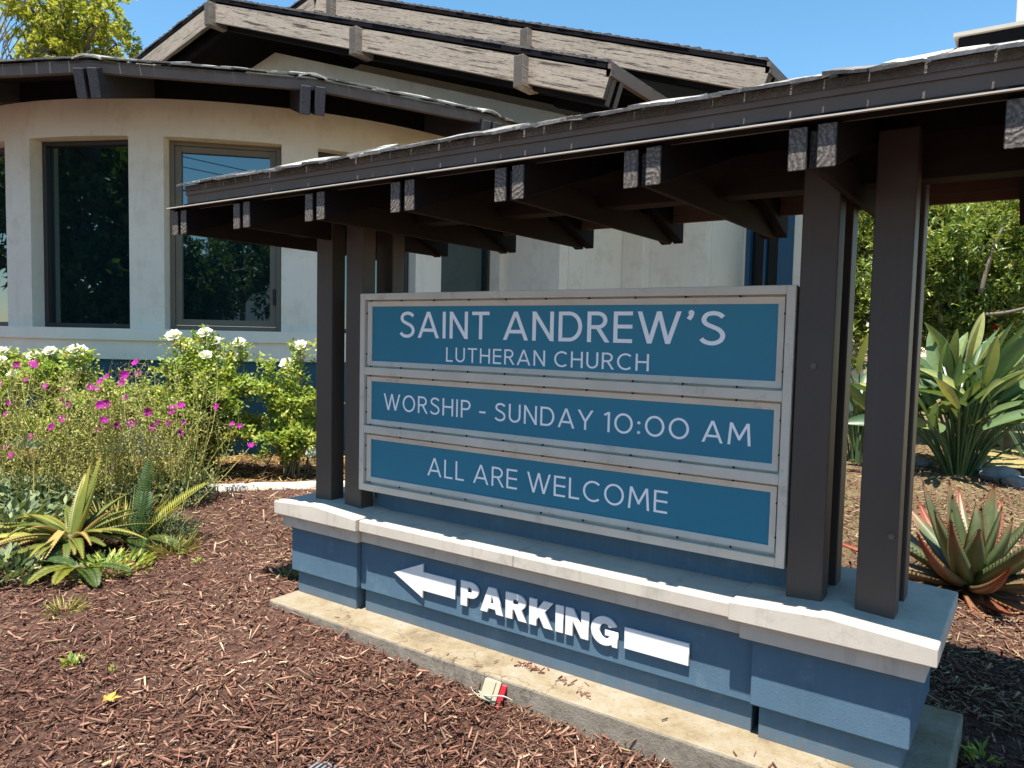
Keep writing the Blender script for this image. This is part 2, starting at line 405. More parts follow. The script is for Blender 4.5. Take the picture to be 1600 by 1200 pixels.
def mesh_obj(name, v, faces, m, parent=None, smooth=False, tone=None):
    me = bpy.data.meshes.new(name)
    if parent is not None:
        v = v - np.array(origin(parent))
    if isinstance(faces, np.ndarray):
        nf, k = faces.shape
        me.vertices.add(len(v)); me.vertices.foreach_set('co', v.astype(np.float32).ravel())
        me.loops.add(nf * k); me.loops.foreach_set('vertex_index', faces.astype(np.int32).ravel())
        me.polygons.add(nf); me.polygons.foreach_set('loop_start', np.arange(0, nf * k, k, dtype=np.int32))
        me.update(calc_edges=True)
    else:
        me.from_pydata([tuple(p) for p in v], [], faces)
        me.update()
    if tone is not None:
        a = me.attributes.new('tone', 'FLOAT', 'POINT'); a.data.foreach_set('value', np.asarray(tone, np.float32))
    if smooth:
        me.polygons.foreach_set('use_smooth', np.ones(len(me.polygons), bool))
    if m is not None: me.materials.append(MT[m] if isinstance(m, str) else m)
    o = bpy.data.objects.new(name, me)
    COL.objects.link(o)
    if parent is not None: o.parent = parent
    return o
_beam_cache = {}
def beam(name, p0, p1, width, height, m, parent, up=(0, 0, 1), bevel=0.0):
    """straight timber from p0 to p1 (centre line); local X is its length"""
    p0 = Vector(p0); p1 = Vector(p1); L = (p1 - p0).length
    x = (p1 - p0).normalized(); y = Vector(up).cross(x).normalized(); z = x.cross(y)
    key = (round(L, 4), width, height, m, bevel)
    me = _beam_cache.get(key)
    if me is None:
        b = MB(); b.box((0, -width / 2, -height / 2), (L, width / 2, height / 2))
        me = bpy.data.meshes.new(name); me.from_pydata(b.v, [], b.f); me.materials.append(MT[m]); me.update()
        if bevel:
            bm = bmesh.new(); bm.from_mesh(me)
            bmesh.ops.bevel(bm, geom=list(bm.edges), offset=bevel, segments=1, affect='EDGES')
            bm.to_mesh(me); bm.free()
        _beam_cache[key] = me
    o = bpy.data.objects.new(name, me); COL.objects.link(o)
    R = Matrix((x, y, z)).transposed().to_4x4()
    o.parent = parent
    o.matrix_local = Matrix.Translation(p0 - origin(parent)) @ R
    return o
def V(x, y, z): return (x, y, z + ZO)       # sign coordinates -> world

# ------------------------------------------------------------------ leaves
def leaves(P, D, Nn, L, W, fold=0.25, droop=0.0):
    """folded rhombic leaves: P base points, D directions, Nn normals -> verts, tri faces (arrays)"""
    n = len(P)
    D = D / (np.linalg.norm(D, axis=1, keepdims=True) + 1e-9)
    S = np.cross(D, Nn); S /= (np.linalg.norm(S, axis=1, keepdims=True) + 1e-9)
    U = np.cross(S, D)
    L = np.broadcast_to(L, n)[:, None]; W = np.broadcast_to(W, n)[:, None]
    mid = P + D * L * 0.45
    tip = P + D * L - U * L * droop
    l = mid + S * W * 0.5 + U * W * fold
    r = mid - S * W * 0.5 + U * W * fold
    v = np.stack([P, l, tip, r], 1).reshape(-1, 3)
    b = np.arange(n)[:, None] * 4
    f = np.concatenate([b + np.array([[0, 2, 1]]), b + np.array([[0, 3, 2]])], 0)
    return v, f
def rand_unit(n, rng=RNG):
    v = rng.normal(size=(n, 3)); return v / np.linalg.norm(v, axis=1, keepdims=True)
def ground_z(x, y):
    x = np.asarray(x, float); y = np.asarray(y, float)
    d = -(x - CAM_POS[0]) * sin(YAW) + (y - CAM_POS[1]) * cos(YAW)
    rise = 0.028 * np.clip(d - 5.0, 0, 5.5)
    near = -0.055 * np.clip((x - 0.2) / 2.6, 0, 1) * np.clip((1.5 - y) / 1.2, 0, 1)
    near = near + 0.05 * np.exp(-((y + 0.1) / 0.7) ** 2) * np.clip(1 - (x + 0.4) / 1.3, 0, 1) * np.clip((x + 2.2) / 1.2, 0, 1)
    return rise + near

# ================================================================== THE SETTING
def make_ground():
    xs = np.concatenate([np.linspace(-90, -10, 12), np.linspace(-9.5, 7, 100), np.linspace(8, 90, 12)])
    ys = np.concatenate([np.linspace(-90, -6, 14), np.linspace(-5.5, 12, 100), np.linspace(13, 110, 12)])
    X, Y = np.meshgrid(xs, ys, indexing='ij')
    Z = ground_z(X, Y)
    nz = 0.012 * np.sin(X * 3.1 + 1.3 * np.sin(Y * 2.3)) * np.sin(Y * 2.7 + X) 
    Z = Z + nz * ((np.abs(X) < 9) & (np.abs(Y) < 12))
    v = np.stack([X, Y, Z], -1).reshape(-1, 3)
    nx, ny = len(xs), len(ys)
    i, j = np.meshgrid(np.arange(nx - 1), np.arange(ny - 1), indexing='ij')
    a = (i * ny + j).ravel()
    f = np.stack([a, a + ny, a + ny + 1, a + 1], 1)
    o = mesh_obj('ground', v, f, 'ground', None, True)
    props(o, 'brown mulch bed and dry ground round the sign', 'ground', None, 'structure')
make_ground()

def sheet(name, x0, x1, y0, y1, dz, m, label, cat, nx=24, ny=24, wob=0.0):
    xs = np.linspace(0, 1, nx); ys = np.linspace(0, 1, ny)
    U, Vv = np.meshgrid(xs, ys, indexing='ij')
    X = x0 + (x1 - x0) * U; Y = y0 + (y1 - y0) * Vv
    if wob:
        e = (U == 0) | (Vv == 0)
        X = X + wob * np.sin(Y * 1.9) * (1 - U); Y = Y + wob * np.sin(X * 2.1) * (1 - Vv)
    Z = ground_z(X, Y) + dz
    v = np.stack([X, Y, Z], -1).reshape(-1, 3)
    i, j = np.meshgrid(np.arange(nx - 1), np.arange(ny - 1), indexing='ij')
    a = (i * ny + j).ravel()
    o = mesh_obj(name, v, np.stack([a, a + ny, a + ny + 1, a + 1], 1), m, None, True)
    return props(o, label, cat, None, 'structure')
sheet('lawn', 2.55, 30, 8.4, 30, 0.03, 'lawn', 'dry yellow lawn behind the bird of paradise plants', 'lawn', 30, 30, 0.25)
sheet('pavement', -60, 60, -8.6, -6.8, 0.05, 'pavement', 'pale concrete pavement along the street', 'pavement', 40, 4)
sheet('road', -60, 60, -17.0, -8.8, 0.02, 'asphalt', 'dark asphalt street in front of the church', 'road', 40, 6)

# ================================================================== THE CHURCH
church = thing('church_building', (-8.5, 6.0, 0.1), 'beige church with curved window bay, dark eaves and weathered gable boards', 'building')
CC = np.array([-8.535, 5.889]); RW = 4.836
def pol(ang, r, z):
    a = radians(ang)
    return (CC[0] + r * cos(a), CC[1] + r * sin(a), z + ZO)
A0, A1 = -150.0, 10.0
WIN = [(-94.8, -78.5), (-73.35, -57.1), (-52.1, -35.8), (-30.6, -14.3), (-9.1, 7.1)]
def arc_block(b, a0, a1, r0, r1, z0, z1, step=1.8):
    n = max(1, int(math.ceil((a1 - a0) / step)))
    for k in range(n):
        s, e = a0 + (a1 - a0) * k / n, a0 + (a1 - a0) * (k + 1) / n
        i = len(b.v)
        b.v += [pol(s, r0, z0), pol(s, r1, z0), pol(e, r1, z0), pol(e, r0, z0), pol(s, r0, z1), pol(s, r1, z1), pol(e, r1, z1), pol(e, r0, z1)]
        q = [(0, 1, 2, 3), (4, 7, 6, 5), (1, 5, 6, 2), (0, 3, 7, 4)]
        if k == 0: q.append((0, 4, 5, 1))
        if k == n - 1: q.append((3, 2, 6, 7))
        b.f += [tuple(i + t for t in x) for x in q]
b = MB(); arc_block(b, A0, A1, RW - 0.3, RW, 3.222, 3.665)
edges = [A0] + [x for w in WIN for x in w] + [A1]
for k in range(0, len(edges), 2):
    if edges[k + 1] - edges[k] > 0.1: arc_block(b, edges[k], edges[k + 1], RW - 0.3, RW, 0.905, 3.222)
b.build('bay_wall', 'stucco', church)
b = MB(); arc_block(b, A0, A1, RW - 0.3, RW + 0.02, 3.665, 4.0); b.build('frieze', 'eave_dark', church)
b = MB(); arc_block(b, A0, A1, RW - 0.3, RW + 0.085, 0.765, 0.905); b.build('sill_ledge', 'stucco_trim', church)
b = MB(); arc_block(b, A0, A1, RW - 0.3, RW + 0.045, 0.53, 0.765); b.build('sill_band', 'stucco_trim', church)
b = MB(); arc_block(b, A0, A1, RW - 0.3, RW, -0.95, 0.53); b.build('lower_wall', 'wall_blue', church)

def bay_window(a0, a1, sash, m):
    """flat window set back in the curved wall"""
    p0 = np.array(pol(a0, RW - 0.20, 0)); p1 = np.array(pol(a1, RW - 0.20, 0))
    t = (p1 - p0) / np.linalg.norm(p1 - p0); n = np.array([t[1], -t[0], 0.0])     # outward
    L = np.linalg.norm(p1 - p0); zb, zt = 0.905 + ZO, 3.222 + ZO
    def P(s, d, z): q = p0 + t * s + n * d; return (q[0], q[1], z)
    def bar(bb, s0, s1, z0, z1, d0, d1):
        bb.hexa([P(s0, d1, z0), P(s1, d1, z0), P(s1, d0, z0), P(s0, d0, z0), P(s0, d1, z1), P(s1, d1, z1), P(s1, d0, z1), P(s0, d0, z1)])
    def ring(bb, s0, s1, z0, z1, w, d0, d1):
        bar(bb, s0, s0 + w, z0, z1, d0, d1); bar(bb, s1 - w, s1, z0, z1, d0, d1)
        bar(bb, s0 + w, s1 - w, z0, z0 + w, d0, d1); bar(bb, s0 + w, s1 - w, z1 - w, z1, d0, d1)
    f = MB(); ring(f, 0.0, L, zb, zt, 0.055, -0.06, 0.03)
    fr = f.build('window', m, church, bevel=0.004)
    w = 0.052
    if sash:
        g = MB(); ring(g, 0.058, L - 0.058, zb + 0.058, zt - 0.058, 0.075, -0.055, 0.012); g.build('sash', m, fr, bevel=0.004)
        w = 0.13
        h = MB(); bar(h, L - 0.095, L - 0.06, zb + 0.34, zb + 0.54, 0.012, 0.045); h.build('handle', 'black', fr, bevel=0.004)
    g = MB(); bar(g, w, L - w, zb + w, zt - w, -0.05, -0.035); g.build('pane', 'glass', fr)
for k, (a0, a1) in enumerate(WIN):
    bay_window(a0, a1, k == 2, 'bronze' if k == 2 else 'bronze_dark')

# bay eaves: straight fascias between twin beams
RO = 6.05
CORN = [-140.7, -119.2, -97.7, -76.2, -54.7, -33.2, -11.7, 9.8]
for k in range(len(CORN) - 1):
    a, c = CORN[k], CORN[k + 1]
    q = [np.array(pol(a, RO, 0)), np.array(pol(c, RO, 0))]
    i = [np.array(pol(a, RO - 0.07, 0)), np.array(pol(c, RO - 0.07, 0))]
    b = MB(); z0, z1 = 3.565 , 3.655
    b.hexa([(*q[0][:2], z0 + ZO), (*q[1][:2], z0 + ZO), (*i[1][:2], z0 + ZO), (*i[0][:2], z0 + ZO), (*q[0][:2], z1 + ZO), (*q[1][:2], z1 + ZO), (*i[1][:2], z1 + ZO), (*i[0][:2], z1 + ZO)])
    b.build('eave_fascia', 'fascia', church)
    b = MB()   # sloping soffit boards and roof deck over the bay
    w = [np.array(pol(a, 2.2, 0)), np.array(pol(c, 2.2, 0))]
    s0, s1 = 3.655, 3.655 + 0.30 * 3.85
    b.hexa([(*q[0][:2], s0 + ZO), (*q[1][:2], s0 + ZO), (*w[1][:2], s1 + ZO), (*w[0][:2], s1 + ZO), (*q[0][:2], s0 + 0.03 + ZO), (*q[1][:2], s0 + 0.03 + ZO), (*w[1][:2], s1 + 0.03 + ZO), (*w[0][:2], s1 + 0.03 + ZO)])
    deck = b.build('bay_roof', 'roofing', church)
    b = MB()
    w = [np.array(pol(a, RW - 0.05, 0)), np.array(pol(c, RW - 0.05, 0))]
    b.hexa([(*i[0][:2], 3.575 + ZO), (*i[1][:2], 3.575 + ZO), (*w[1][:2], 3.92 + ZO), (*w[0][:2], 3.92 + ZO), (*i[0][:2], 3.60 + ZO), (*i[1][:2], 3.60 + ZO), (*w[1][:2], 3.945 + ZO), (*w[0][:2], 3.945 + ZO)])
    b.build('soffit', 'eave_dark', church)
    # shingles of the two lowest courses
    if a > -100:
        t = (q[1] - q[0]); L = np.linalg.norm(t); t /= L; inn = np.array([-t[1], t[0], 0.0])
        slope = Vector((inn[0], inn[1], 0.30)).normalized()
        for row in range(3):
            s = -0.02 + random.uniform(-0.05, 0.05)
            while s < L - 0.05:
                wd = random.uniform(0.12, 0.24)
                if s + wd > L: wd = L - s
                ln = 0.30
                p = q[0] + t * (s + wd / 2) + inn * (row * 0.14 - 0.05 + random.uniform(-0.012, 0.012))
                z = 3.69 + ZO + row * (0.14 * 0.30 + 0.006) + random.uniform(0, 0.012)
                key = ('shingle', round(wd, 2))
                me = _beam_cache.get(key)
                if me is None:
                    bb = MB(); bb.box((-wd / 2 + 0.003, 0, 0), (wd / 2 - 0.003, ln, 0.016))
                    me = bpy.data.meshes.new('shingle'); me.from_pydata(bb.v, [], bb.f); me.materials.append(MT['shingle']); me.update()
                    _beam_cache[key] = me
                o = bpy.data.objects.new('shingle', me); COL.objects.link(o); o.parent = deck
                X = Vector(t); Yv = slope; Z = X.cross(Yv)
                R = Matrix((X, Yv, Z)).transposed().to_4x4() @ Matrix.Rotation(random.gauss(0, 0.03), 4, 'Y') @ Matrix.Rotation(random.gauss(0, 0.025), 4, 'X')
                o.matrix_local = Matrix.Translation(Vector((p[0], p[1], z)) - origin(deck)) @ R
                s += wd
for a in CORN[1:-1]:
    d = np.array([cos(radians(a)), sin(radians(a)), 0]); s = np.array([-d[1], d[0], 0])
    for k in (-1, 1):
        c = np.array([CC[0], CC[1], 0]) + s * 0.077 * k
        p0 = c + d * (RW - 0.2); p1 = c + d * (RO + 0.03 + (0.02 if k > 0 else 0))
        beam('eave_beam', (p1[0], p1[1], 3.435 + ZO), (p0[0], p0[1], 3.435 + 0.31 * (RO + 0.23 - RW) + ZO), 0.105, 0.30, 'beam_tail', church, bevel=0.006)
    b = MB()   # hip cap shingle bump above the beam pair
    cpt = np.array([CC[0], CC[1], 0]) + d * (RO - 0.0)
    for k in range(6):
        w0 = -0.15 + 0.05 * k; h = lambda w: 0.05 * (1 - (w / 0.16) ** 2)
        A_ = cpt + s * w0; B_ = cpt + s * (w0 + 0.05)
        for r in (0,):
            b.hexa([(A_[0] + d[0] * 0.05, A_[1] + d[1] * 0.05, 3.665 + h(w0) + ZO), (B_[0] + d[0] * 0.05, B_[1] + d[1] * 0.05, 3.665 + h(w0 + 0.05) + ZO),
                    (B_[0] - d[0] * 0.5, B_[1] - d[1] * 0.5, 3.82 + h(w0 + 0.05) + ZO), (A_[0] - d[0] * 0.5, A_[1] - d[1] * 0.5, 3.82 + h(w0) + ZO),
                    (A_[0] + d[0] * 0.05, A_[1] + d[1] * 0.05, 3.685 + h(w0) + ZO), (B_[0] + d[0] * 0.05, B_[1] + d[1] * 0.05, 3.685 + h(w0 + 0.05) + ZO),
                    (B_[0] - d[0] * 0.5, B_[1] - d[1] * 0.5, 3.84 + h(w0 + 0.05) + ZO), (A_[0] - d[0] * 0.5, A_[1] - d[1] * 0.5, 3.84 + h(w0) + ZO)])
    b.build('hip_cap', 'shingle', church)

# ---- gables
def gable(yw, yb, yback, ax, az_, xr, sr, xl, sl, xwr, side_back, nblocks):
    """yw wall plane, yb barge plane; apex (ax, az_) is the top of the barge board; sr, sl fall of the rakes"""
    def top(x, d=0.0): return az_ - (sr * (x - ax) if x > ax else sl * (ax - x)) - d + ZO
    # wall
    wd = 0.55
    b = MB(); base = -0.6 + ZO
    pts = [(xl, yw, base), (xwr, yw, base), (xwr, yw, top(xwr, wd)), (ax, yw, top(ax, wd)), (xl, yw, top(xl, wd))]
    b.prism(pts, (0, 0.25, 0))
    b.f = [tuple(reversed(f)) for f in b.f]
    b.build('gable_wall', 'stucco', church)
    # raised trim band that follows the rake
    for (x0, x1) in ((xl, ax), (ax, xwr)):
        b = MB(); off, h = wd + 0.50, 0.36
        b.prism([(x0, yw - 0.05, top(x0, off + h)), (x1, yw - 0.05, top(x1, off + h)), (x1, yw - 0.05, top(x1, off)), (x0, yw - 0.05, top(x0, off))], (0, 0.06, 0))
        b.build('gable_trim', 'stucco_trim', church)
    # side wall
    b = MB(); b.box((xwr - 0.25, yw + 0.26, base), (xwr, side_back, top(xwr, wd))); b.build('side_wall', 'stucco', church)
    # roof slopes (deck + dark underside)
    for (x0, x1) in ((xl, ax), (ax, xr)):
        b = MB()
        b.hexa([(x0, yb, top(x0, 0.10)), (x1, yb, top(x1, 0.10)), (x1, yback, top(x1, 0.10)), (x0, yback, top(x0, 0.10)),
                (x0, yb, top(x0, 0.0)), (x1, yb, top(x1, 0.0)), (x1, yback, top(x1, 0.0)), (x0, yback, top(x0, 0.0))])
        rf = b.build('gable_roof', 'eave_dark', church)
        # shingle courses seen on edge
        b = MB(); n = int(abs(x1 - x0) / 0.16)
        for k in range(n):
            xa = x0 + (x1 - x0) * k / n; xb = x0 + (x1 - x0) * (k + 1) / n
            e = random.uniform(0.0, 0.02); h0, h1 = random.uniform(0.03, 0.05), random.uniform(0.012, 0.025)
            if x0 == ax: hA, hB = h1, h0
            else: hA, hB = h0, h1
            b.hexa([(xa, yb - e, top(xa) + 0.001), (xb, yb - e, top(xb) + 0.001), (xb, yback, top(xb) + 0.001), (xa, yback, top(xa) + 0.001),
                    (xa, yb - e, top(xa) + hA), (xb, yb - e, top(xb) + hB), (xb, yback, top(xb) + hB), (xa, yback, top(xa) + hA)])
        b.build('shingle_courses', 'roofing', rf)
        # barge board
        hb = 0.35; xc0, xc1 = x0, x1
        sl_ = (top(x1) - top(x0)) / (x1 - x0); cs = 1 / sqrt(1 + sl_ * sl_)
        off = 0.10 + hb / 2 / cs
        beam('barge_board', (xc0 + (0.03 if x0 == ax else 0), yb + 0.04, top(x0) - off + 0.03), (xc1 - (0.03 if x1 == ax else 0), yb + 0.04, top(x1) - off + 0.03), 0.08, hb, 'barge', church, bevel=0.004)
        # second board behind it, lower
        beam('rake_rafter', (xc0, yb + 0.30, top(x0) - off - 0.03), (xc1, yb + 0.30, top(x1) - off - 0.03), 0.10, hb * 0.95, 'rafter', church)
    # purlin ends
    for x in nblocks:
        beam('purlin_end', (x, yb - 0.13, top(x) - 0.32), (x, yb + 0.25, top(x) - 0.32), 0.15, 0.40, 'barge', church, bevel=0.006)
    # eave fascia and rafter tails on the receding eave
    b = MB(); b.box((xr - 0.02, yb, top(xr, 0.17)), (xr + 0.05, yback, top(xr, 0.02))); b.build('side_fascia', 'fascia', church)
    y = yb + 0.16
    while y < yback - 0.2:
        beam('rafter_tail', (xr - 0.03, y, top(xr, 0.31)), (xwr, y, top(xwr, 0.31)), 0.11, 0.34, 'rafter', church, bevel=0.005)
        y += 1.05
gx = lambda px, py, y: at_y(px, py, y)[0]
gable(6.6, 5.25, 8.9, -9.33, 6.88, -1.27, 0.3255, -13.2, 0.2235, -2.72, 8.9,
      [-9.33] + [gx(px, py, 5.15) for px, py in ((553, 40), (812, 92))])
gable(8.9, 7.55, 13.5, -9.3, 7.86, -0.06, 0.3372, -13.2, 0.24, -1.35, 10.74,
      [gx(px, py, 7.45) for px, py in ((515, 5), (820, 45))])
# pilaster between the two gable bodies, wall with the blue framed window
b = MB(); b.box((-2.72, 8.62, -0.4 + ZO), (-2.33, 8.898, 4.0 + ZO)); b.build('pilaster', 'stucco', church, bevel=0.01)
b = MB(); b.box((-1.35, 10.75, -0.4 + ZO), (-1.30, 11.0, 4.3 + ZO)); b.box((-0.45, 10.75, -0.4 + ZO), (0.2, 11.0, 4.3 + ZO)); b.box((-1.30, 10.75, 3.25 + ZO), (-0.45, 11.0, 4.3 + ZO)); b.box((-1.30, 10.75, -0.4 + ZO), (-0.45, 11.0, 0.9 + ZO))
b.build('rear_wall', 'stucco', church)
b = MB()
for a_, c_ in (((-1.30, 10.74, 0.9), (-1.22, 10.95, 3.25)), ((-0.72, 10.74, 0.9), (-0.45, 10.95, 3.25)), ((-1.22, 10.74, 3.13), (-0.72, 10.95, 3.25)), ((-1.22, 10.76, 0.9), (-0.72, 10.95, 1.0)), ((-0.99, 10.80, 1.0), (-0.95, 10.95, 3.13))):
    b.box((a_[0], a_[1], a_[2] + ZO), (c_[0], c_[1], c_[2] + ZO))
wf = b.build('window', 'door_blue', church, label='blue framed window in the rear wall')
b = MB(); b.box((-1.22, 10.89, 1.0 + ZO), (-0.99, 10.90, 3.13 + ZO)); b.build('pane', 'glass_dark', wf)
b = MB(); b.box((-0.95, 10.89, 1.0 + ZO), (-0.72, 10.90, 3.13 + ZO)); b.build('pane', 'glass_dark', wf)
b = MB(); b.box((-13.0, 11.3, -0.4 + ZO), (0.2, 14.0, 4.6 + ZO)); b.build('rear_block', 'stucco', church)

# white tower beyond the hedge
tw = thing('bell_tower', (3.2, 14.6, 0.2), 'narrow white rendered tower rising beyond the hedge at the right edge', 'tower')
b = MB(); b.box((2.49, 14.0, 0.1), (3.9, 15.3, 9.4)); b.build('shaft', 'white_wall', tw, bevel=0.02)
b = MB(); b.box((2.34, 13.85, 9.4), (4.05, 15.45, 9.6)); b.build('cap', 'white_wall', tw, bevel=0.02)
b = MB(); b.box((3.1, 14.55, 9.6), (3.3, 14.75, 11.2)); b.box((2.75, 14.56, 10.5), (3.65, 14.74, 10.68)); b.build('cross', 'fascia', tw)

# concrete edging of the rose bed
edge = [(-9.0, -3.2), (-6.4, -1.6), (-5.0, -0.35), (-4.1, 0.55), (-3.5, 1.40), (-2.9, 2.08), (-2.2, 2.9), (-1.6, 4.0), (-1.5, 5.5)]
def cat(pts, n=8):
    pts = [np.array(p, float) for p in pts]; out = []
    for k in range(len(pts) - 1):
        a, b_, c, d = pts[max(k - 1, 0)], pts[k], pts[k + 1], pts[min(k + 2, len(pts) - 1)]
        for t in np.linspace(0, 1, n, endpoint=False):
            out.append(0.5 * ((2 * b_) + (c - a) * t + (2 * a - 5 * b_ + 4 * c - d) * t * t + (3 * b_ - a - 3 * c + d) * t ** 3))
    out.append(pts[-1]); return out
b = MB(); pth = cat(edge, 6); prev = None
for k, p in enumerate(pth):
    t = pth[min(k + 1, len(pth) - 1)] - pth[max(k - 1, 0)]; t = t / np.linalg.norm(t); nrm = np.array([-t[1], t[0]])
    z = float(ground_z(*p)); sec = []
    for (w, h) in ((-0.065, -0.1), (-0.065, 0.05), (-0.045, 0.065), (0.045, 0.065), (0.065, 0.05), (0.065, -0.1)):
        q = p + nrm * w; sec.append((q[0], q[1], z + h + 0.004 * sin(k * 1.7)))
    i = len(b.v); b.v += sec
    if prev is not None:
        for s in range(5): b.f.append((prev + s, prev + s + 1, i + s + 1, i + s))
    prev = i
o = b.build('garden_edging', 'curb', None, True)
props(o, 'low pale concrete edging curving along the rose bed', 'edging')

# ================================================================== THE SIGN
sign = thing('church_sign', (1.22, 0.18, 0.02), 'roofed roadside church sign with blue panels on a blue stucco base', 'sign')
b = MB(); b.box(V(-0.47, -0.28, -0.98), V(3.05, 0.68, -0.69))
ft = b.build('footing', 'footing', sign, bevel=0.012)
# piers with their caps
def pier(x0, x1, cx0, cx1):
    b = MB(); b.box(V(x0 + 0.03, -0.072, -0.692), V(x1 - 0.03, 0.47, -0.55)); b.build('pier_foot', 'base_blue', sign, bevel=0.004)
    b = MB(); b.box(V(x0, -0.10, -0.553), V(x1, 0.50, -0.272)); p = b.build('pier', 'base_blue', sign, bevel=0.006)
    b = MB(); b.box(V(x0 - 0.042, -0.138, -0.275), V(x1 + 0.042, 0.535, -0.198)); b.build('cap_moulding', 'cap', p, bevel=0.005)
    # cap: shallow gable top, ridge front to back
    cm = (cx0 + cx1) / 2
    sec = [V(cx0, -0.175, -0.20), V(cx1, -0.175, -0.20), V(cx1, -0.175, -0.128), V(cm, -0.175, -0.102), V(cx0, -0.175, -0.122)]
    b = MB(); b.prism(sec, (0, 0.747, 0)); b.f = [tuple(reversed(f)) for f in b.f]
    b.build('cap', 'cap', p, bevel=0.006)
pier(-0.48, 0.09, -0.555, 0.155)
pier(2.355, 2.931, 2.277, 3.011)
b = MB(); b.box(V(0.108, -0.045, -0.692), V(2.35, 0.44, -0.555)); b.build('wall_foot', 'base_blue', sign, bevel=0.003)
b = MB(); b.box(V(0.095, -0.07, -0.56), V(2.353, 0.46, -0.268)); bw = b.build('base_wall', 'base_blue', sign, bevel=0.004)
b = MB(); b.box(V(0.134, -0.112, -0.27), V(2.311, 0.50, -0.197)); b.build('coping_moulding', 'cap', bw, bevel=0.005)
b = MB()
b.prism([V(0.158, -0.15, -0.20), V(0.158, -0.15, -0.138), V(0.158, 0.0, -0.128), V(0.158, 0.54, -0.128), V(0.158, 0.54, -0.20)], (1.052, 0, 0))
b.prism([V(1.2125, -0.15, -0.20), V(1.2125, -0.15, -0.138), V(1.2125, 0.0, -0.128), V(1.2125, 0.54, -0.128), V(1.2125, 0.54, -0.20)], (1.062, 0, 0))
b.f = [tuple(reversed(f)) for f in b.f]
b.build('coping', 'cap', bw, bevel=0.005)
b = MB(); b.box(V(0.03, 0.12, -0.13), V(2.44, 0.24, -0.004)); b.build('riser', 'base_blue', sign)

# posts
for x0 in (-0.381, -0.124, 2.4505, 2.709):
    for y0 in (0.0, 0.245):
        b = MB(); b.box(V(x0, y0, -0.14), V(x0 + 0.138, y0 + 0.105, 1.70))
        b.build('post', 'post', sign, bevel=0.006)
# bolt heads on the right posts
def disc_stack(b, c, r, d, seg=10):
    c = np.array(c, float); d = np.array(d, float)
    a = np.cross(d, (0, 0, 1.0)); a /= np.linalg.norm(a); u = np.cross(a, d / np.linalg.norm(d))
    pts = [tuple(c + r * (cos(2 * pi * k / seg) * a + sin(2 * pi * k / seg) * u)) for k in range(seg)]
    b.prism(pts, d)
for (px, py) in ((1272, 572), (1393, 838)):
    p = at_y(px, py, 0.0); b = MB(); disc_stack(b, p, 0.011, (0, -0.008, 0)); disc_stack(b, p + np.array([0, -0.007, 0]), 0.006, (0, -0.008, 0), 6)
    b.build('bolt', 'bronze', sign)

# rafters in pairs, purlins, deck, fascia
RX = [-0.92 + 0.5785 * i for i in range(11)]
XE = 5.1
SLR = 0.325
def sloped_rafter(x, w, y0, y1, zb, h, m, parent):
    """plumb cut rafter from eave y0 to ridge y1; local X runs up the slope"""
    sg = 1 if y1 > y0 else -1
    xa = Vector((0, sg, SLR)).normalized(); ya = Vector((0, 0, 1)).cross(xa).normalized(); za = xa.cross(ya)
    R = Matrix((xa, ya, za)).transposed().to_4x4(); L = abs(y1 - y0)
    o0 = Vector(V(x, y0, zb)); b = MB()
    pts = []
    for dz in (0, h):
        for (yy, q) in ((y0, -1), (y1, -1), (y1, 1), (y0, 1)):
            pts.append(R.to_3x3().transposed() @ (Vector((x + q * sg * -w / 2, yy, zb + ZO + SLR * abs(yy - y0) + dz)) - o0))
    b.hexa([pts[0], pts[1], pts[2], pts[3], pts[4], pts[5], pts[6], pts[7]])
    key = ('rafter', round(w, 4), round(y0, 3), round(h, 3))
    me = _beam_cache.get(key)
    if me is None:
        me = bpy.data.meshes.new('rafter'); me.from_pydata([tuple(q) for q in b.v], [], b.f); me.materials.append(MT[m])
        bm = bmesh.new(); bm.from_mesh(me); bmesh.ops.recalc_face_normals(bm, faces=list(bm.faces)); bmesh.ops.bevel(bm, geom=list(bm.edges), offset=0.003, segments=1, affect='EDGES'); bm.to_mesh(me); bm.free()
        _beam_cache[key] = me
    o = bpy.data.objects.new('rafter', me); COL.objects.link(o); o.parent = parent
    o.matrix_local = Matrix.Translation(o0 - origin(parent)) @ R
    return o
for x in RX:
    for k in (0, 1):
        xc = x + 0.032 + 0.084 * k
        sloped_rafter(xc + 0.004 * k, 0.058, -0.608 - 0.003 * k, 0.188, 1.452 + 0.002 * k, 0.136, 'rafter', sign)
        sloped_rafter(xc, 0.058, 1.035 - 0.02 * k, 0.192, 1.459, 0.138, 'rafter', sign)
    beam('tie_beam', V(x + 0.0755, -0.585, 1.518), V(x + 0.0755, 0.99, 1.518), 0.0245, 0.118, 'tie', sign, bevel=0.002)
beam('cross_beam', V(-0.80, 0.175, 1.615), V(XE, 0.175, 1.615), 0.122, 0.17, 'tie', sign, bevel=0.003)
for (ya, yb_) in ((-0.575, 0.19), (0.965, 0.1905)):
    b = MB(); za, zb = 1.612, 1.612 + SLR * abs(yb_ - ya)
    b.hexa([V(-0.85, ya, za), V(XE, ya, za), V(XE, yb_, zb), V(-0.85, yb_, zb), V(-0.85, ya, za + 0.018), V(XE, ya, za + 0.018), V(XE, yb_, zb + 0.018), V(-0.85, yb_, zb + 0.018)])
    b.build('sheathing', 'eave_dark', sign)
MT['warm_board'] = painted('red_brown_board', (0.16, 0.085, 0.06), 0.75, 0.12, 4, 70, 0.15, 0.002, None, 0.1)
for (za, zb) in ((1.553, 1.592), (1.597, 1.645)):
    b = MB(); b.box(V(-0.84, 0.86, za), V(XE, 0.885, zb)); b.build('rear_board', 'warm_board', sign)
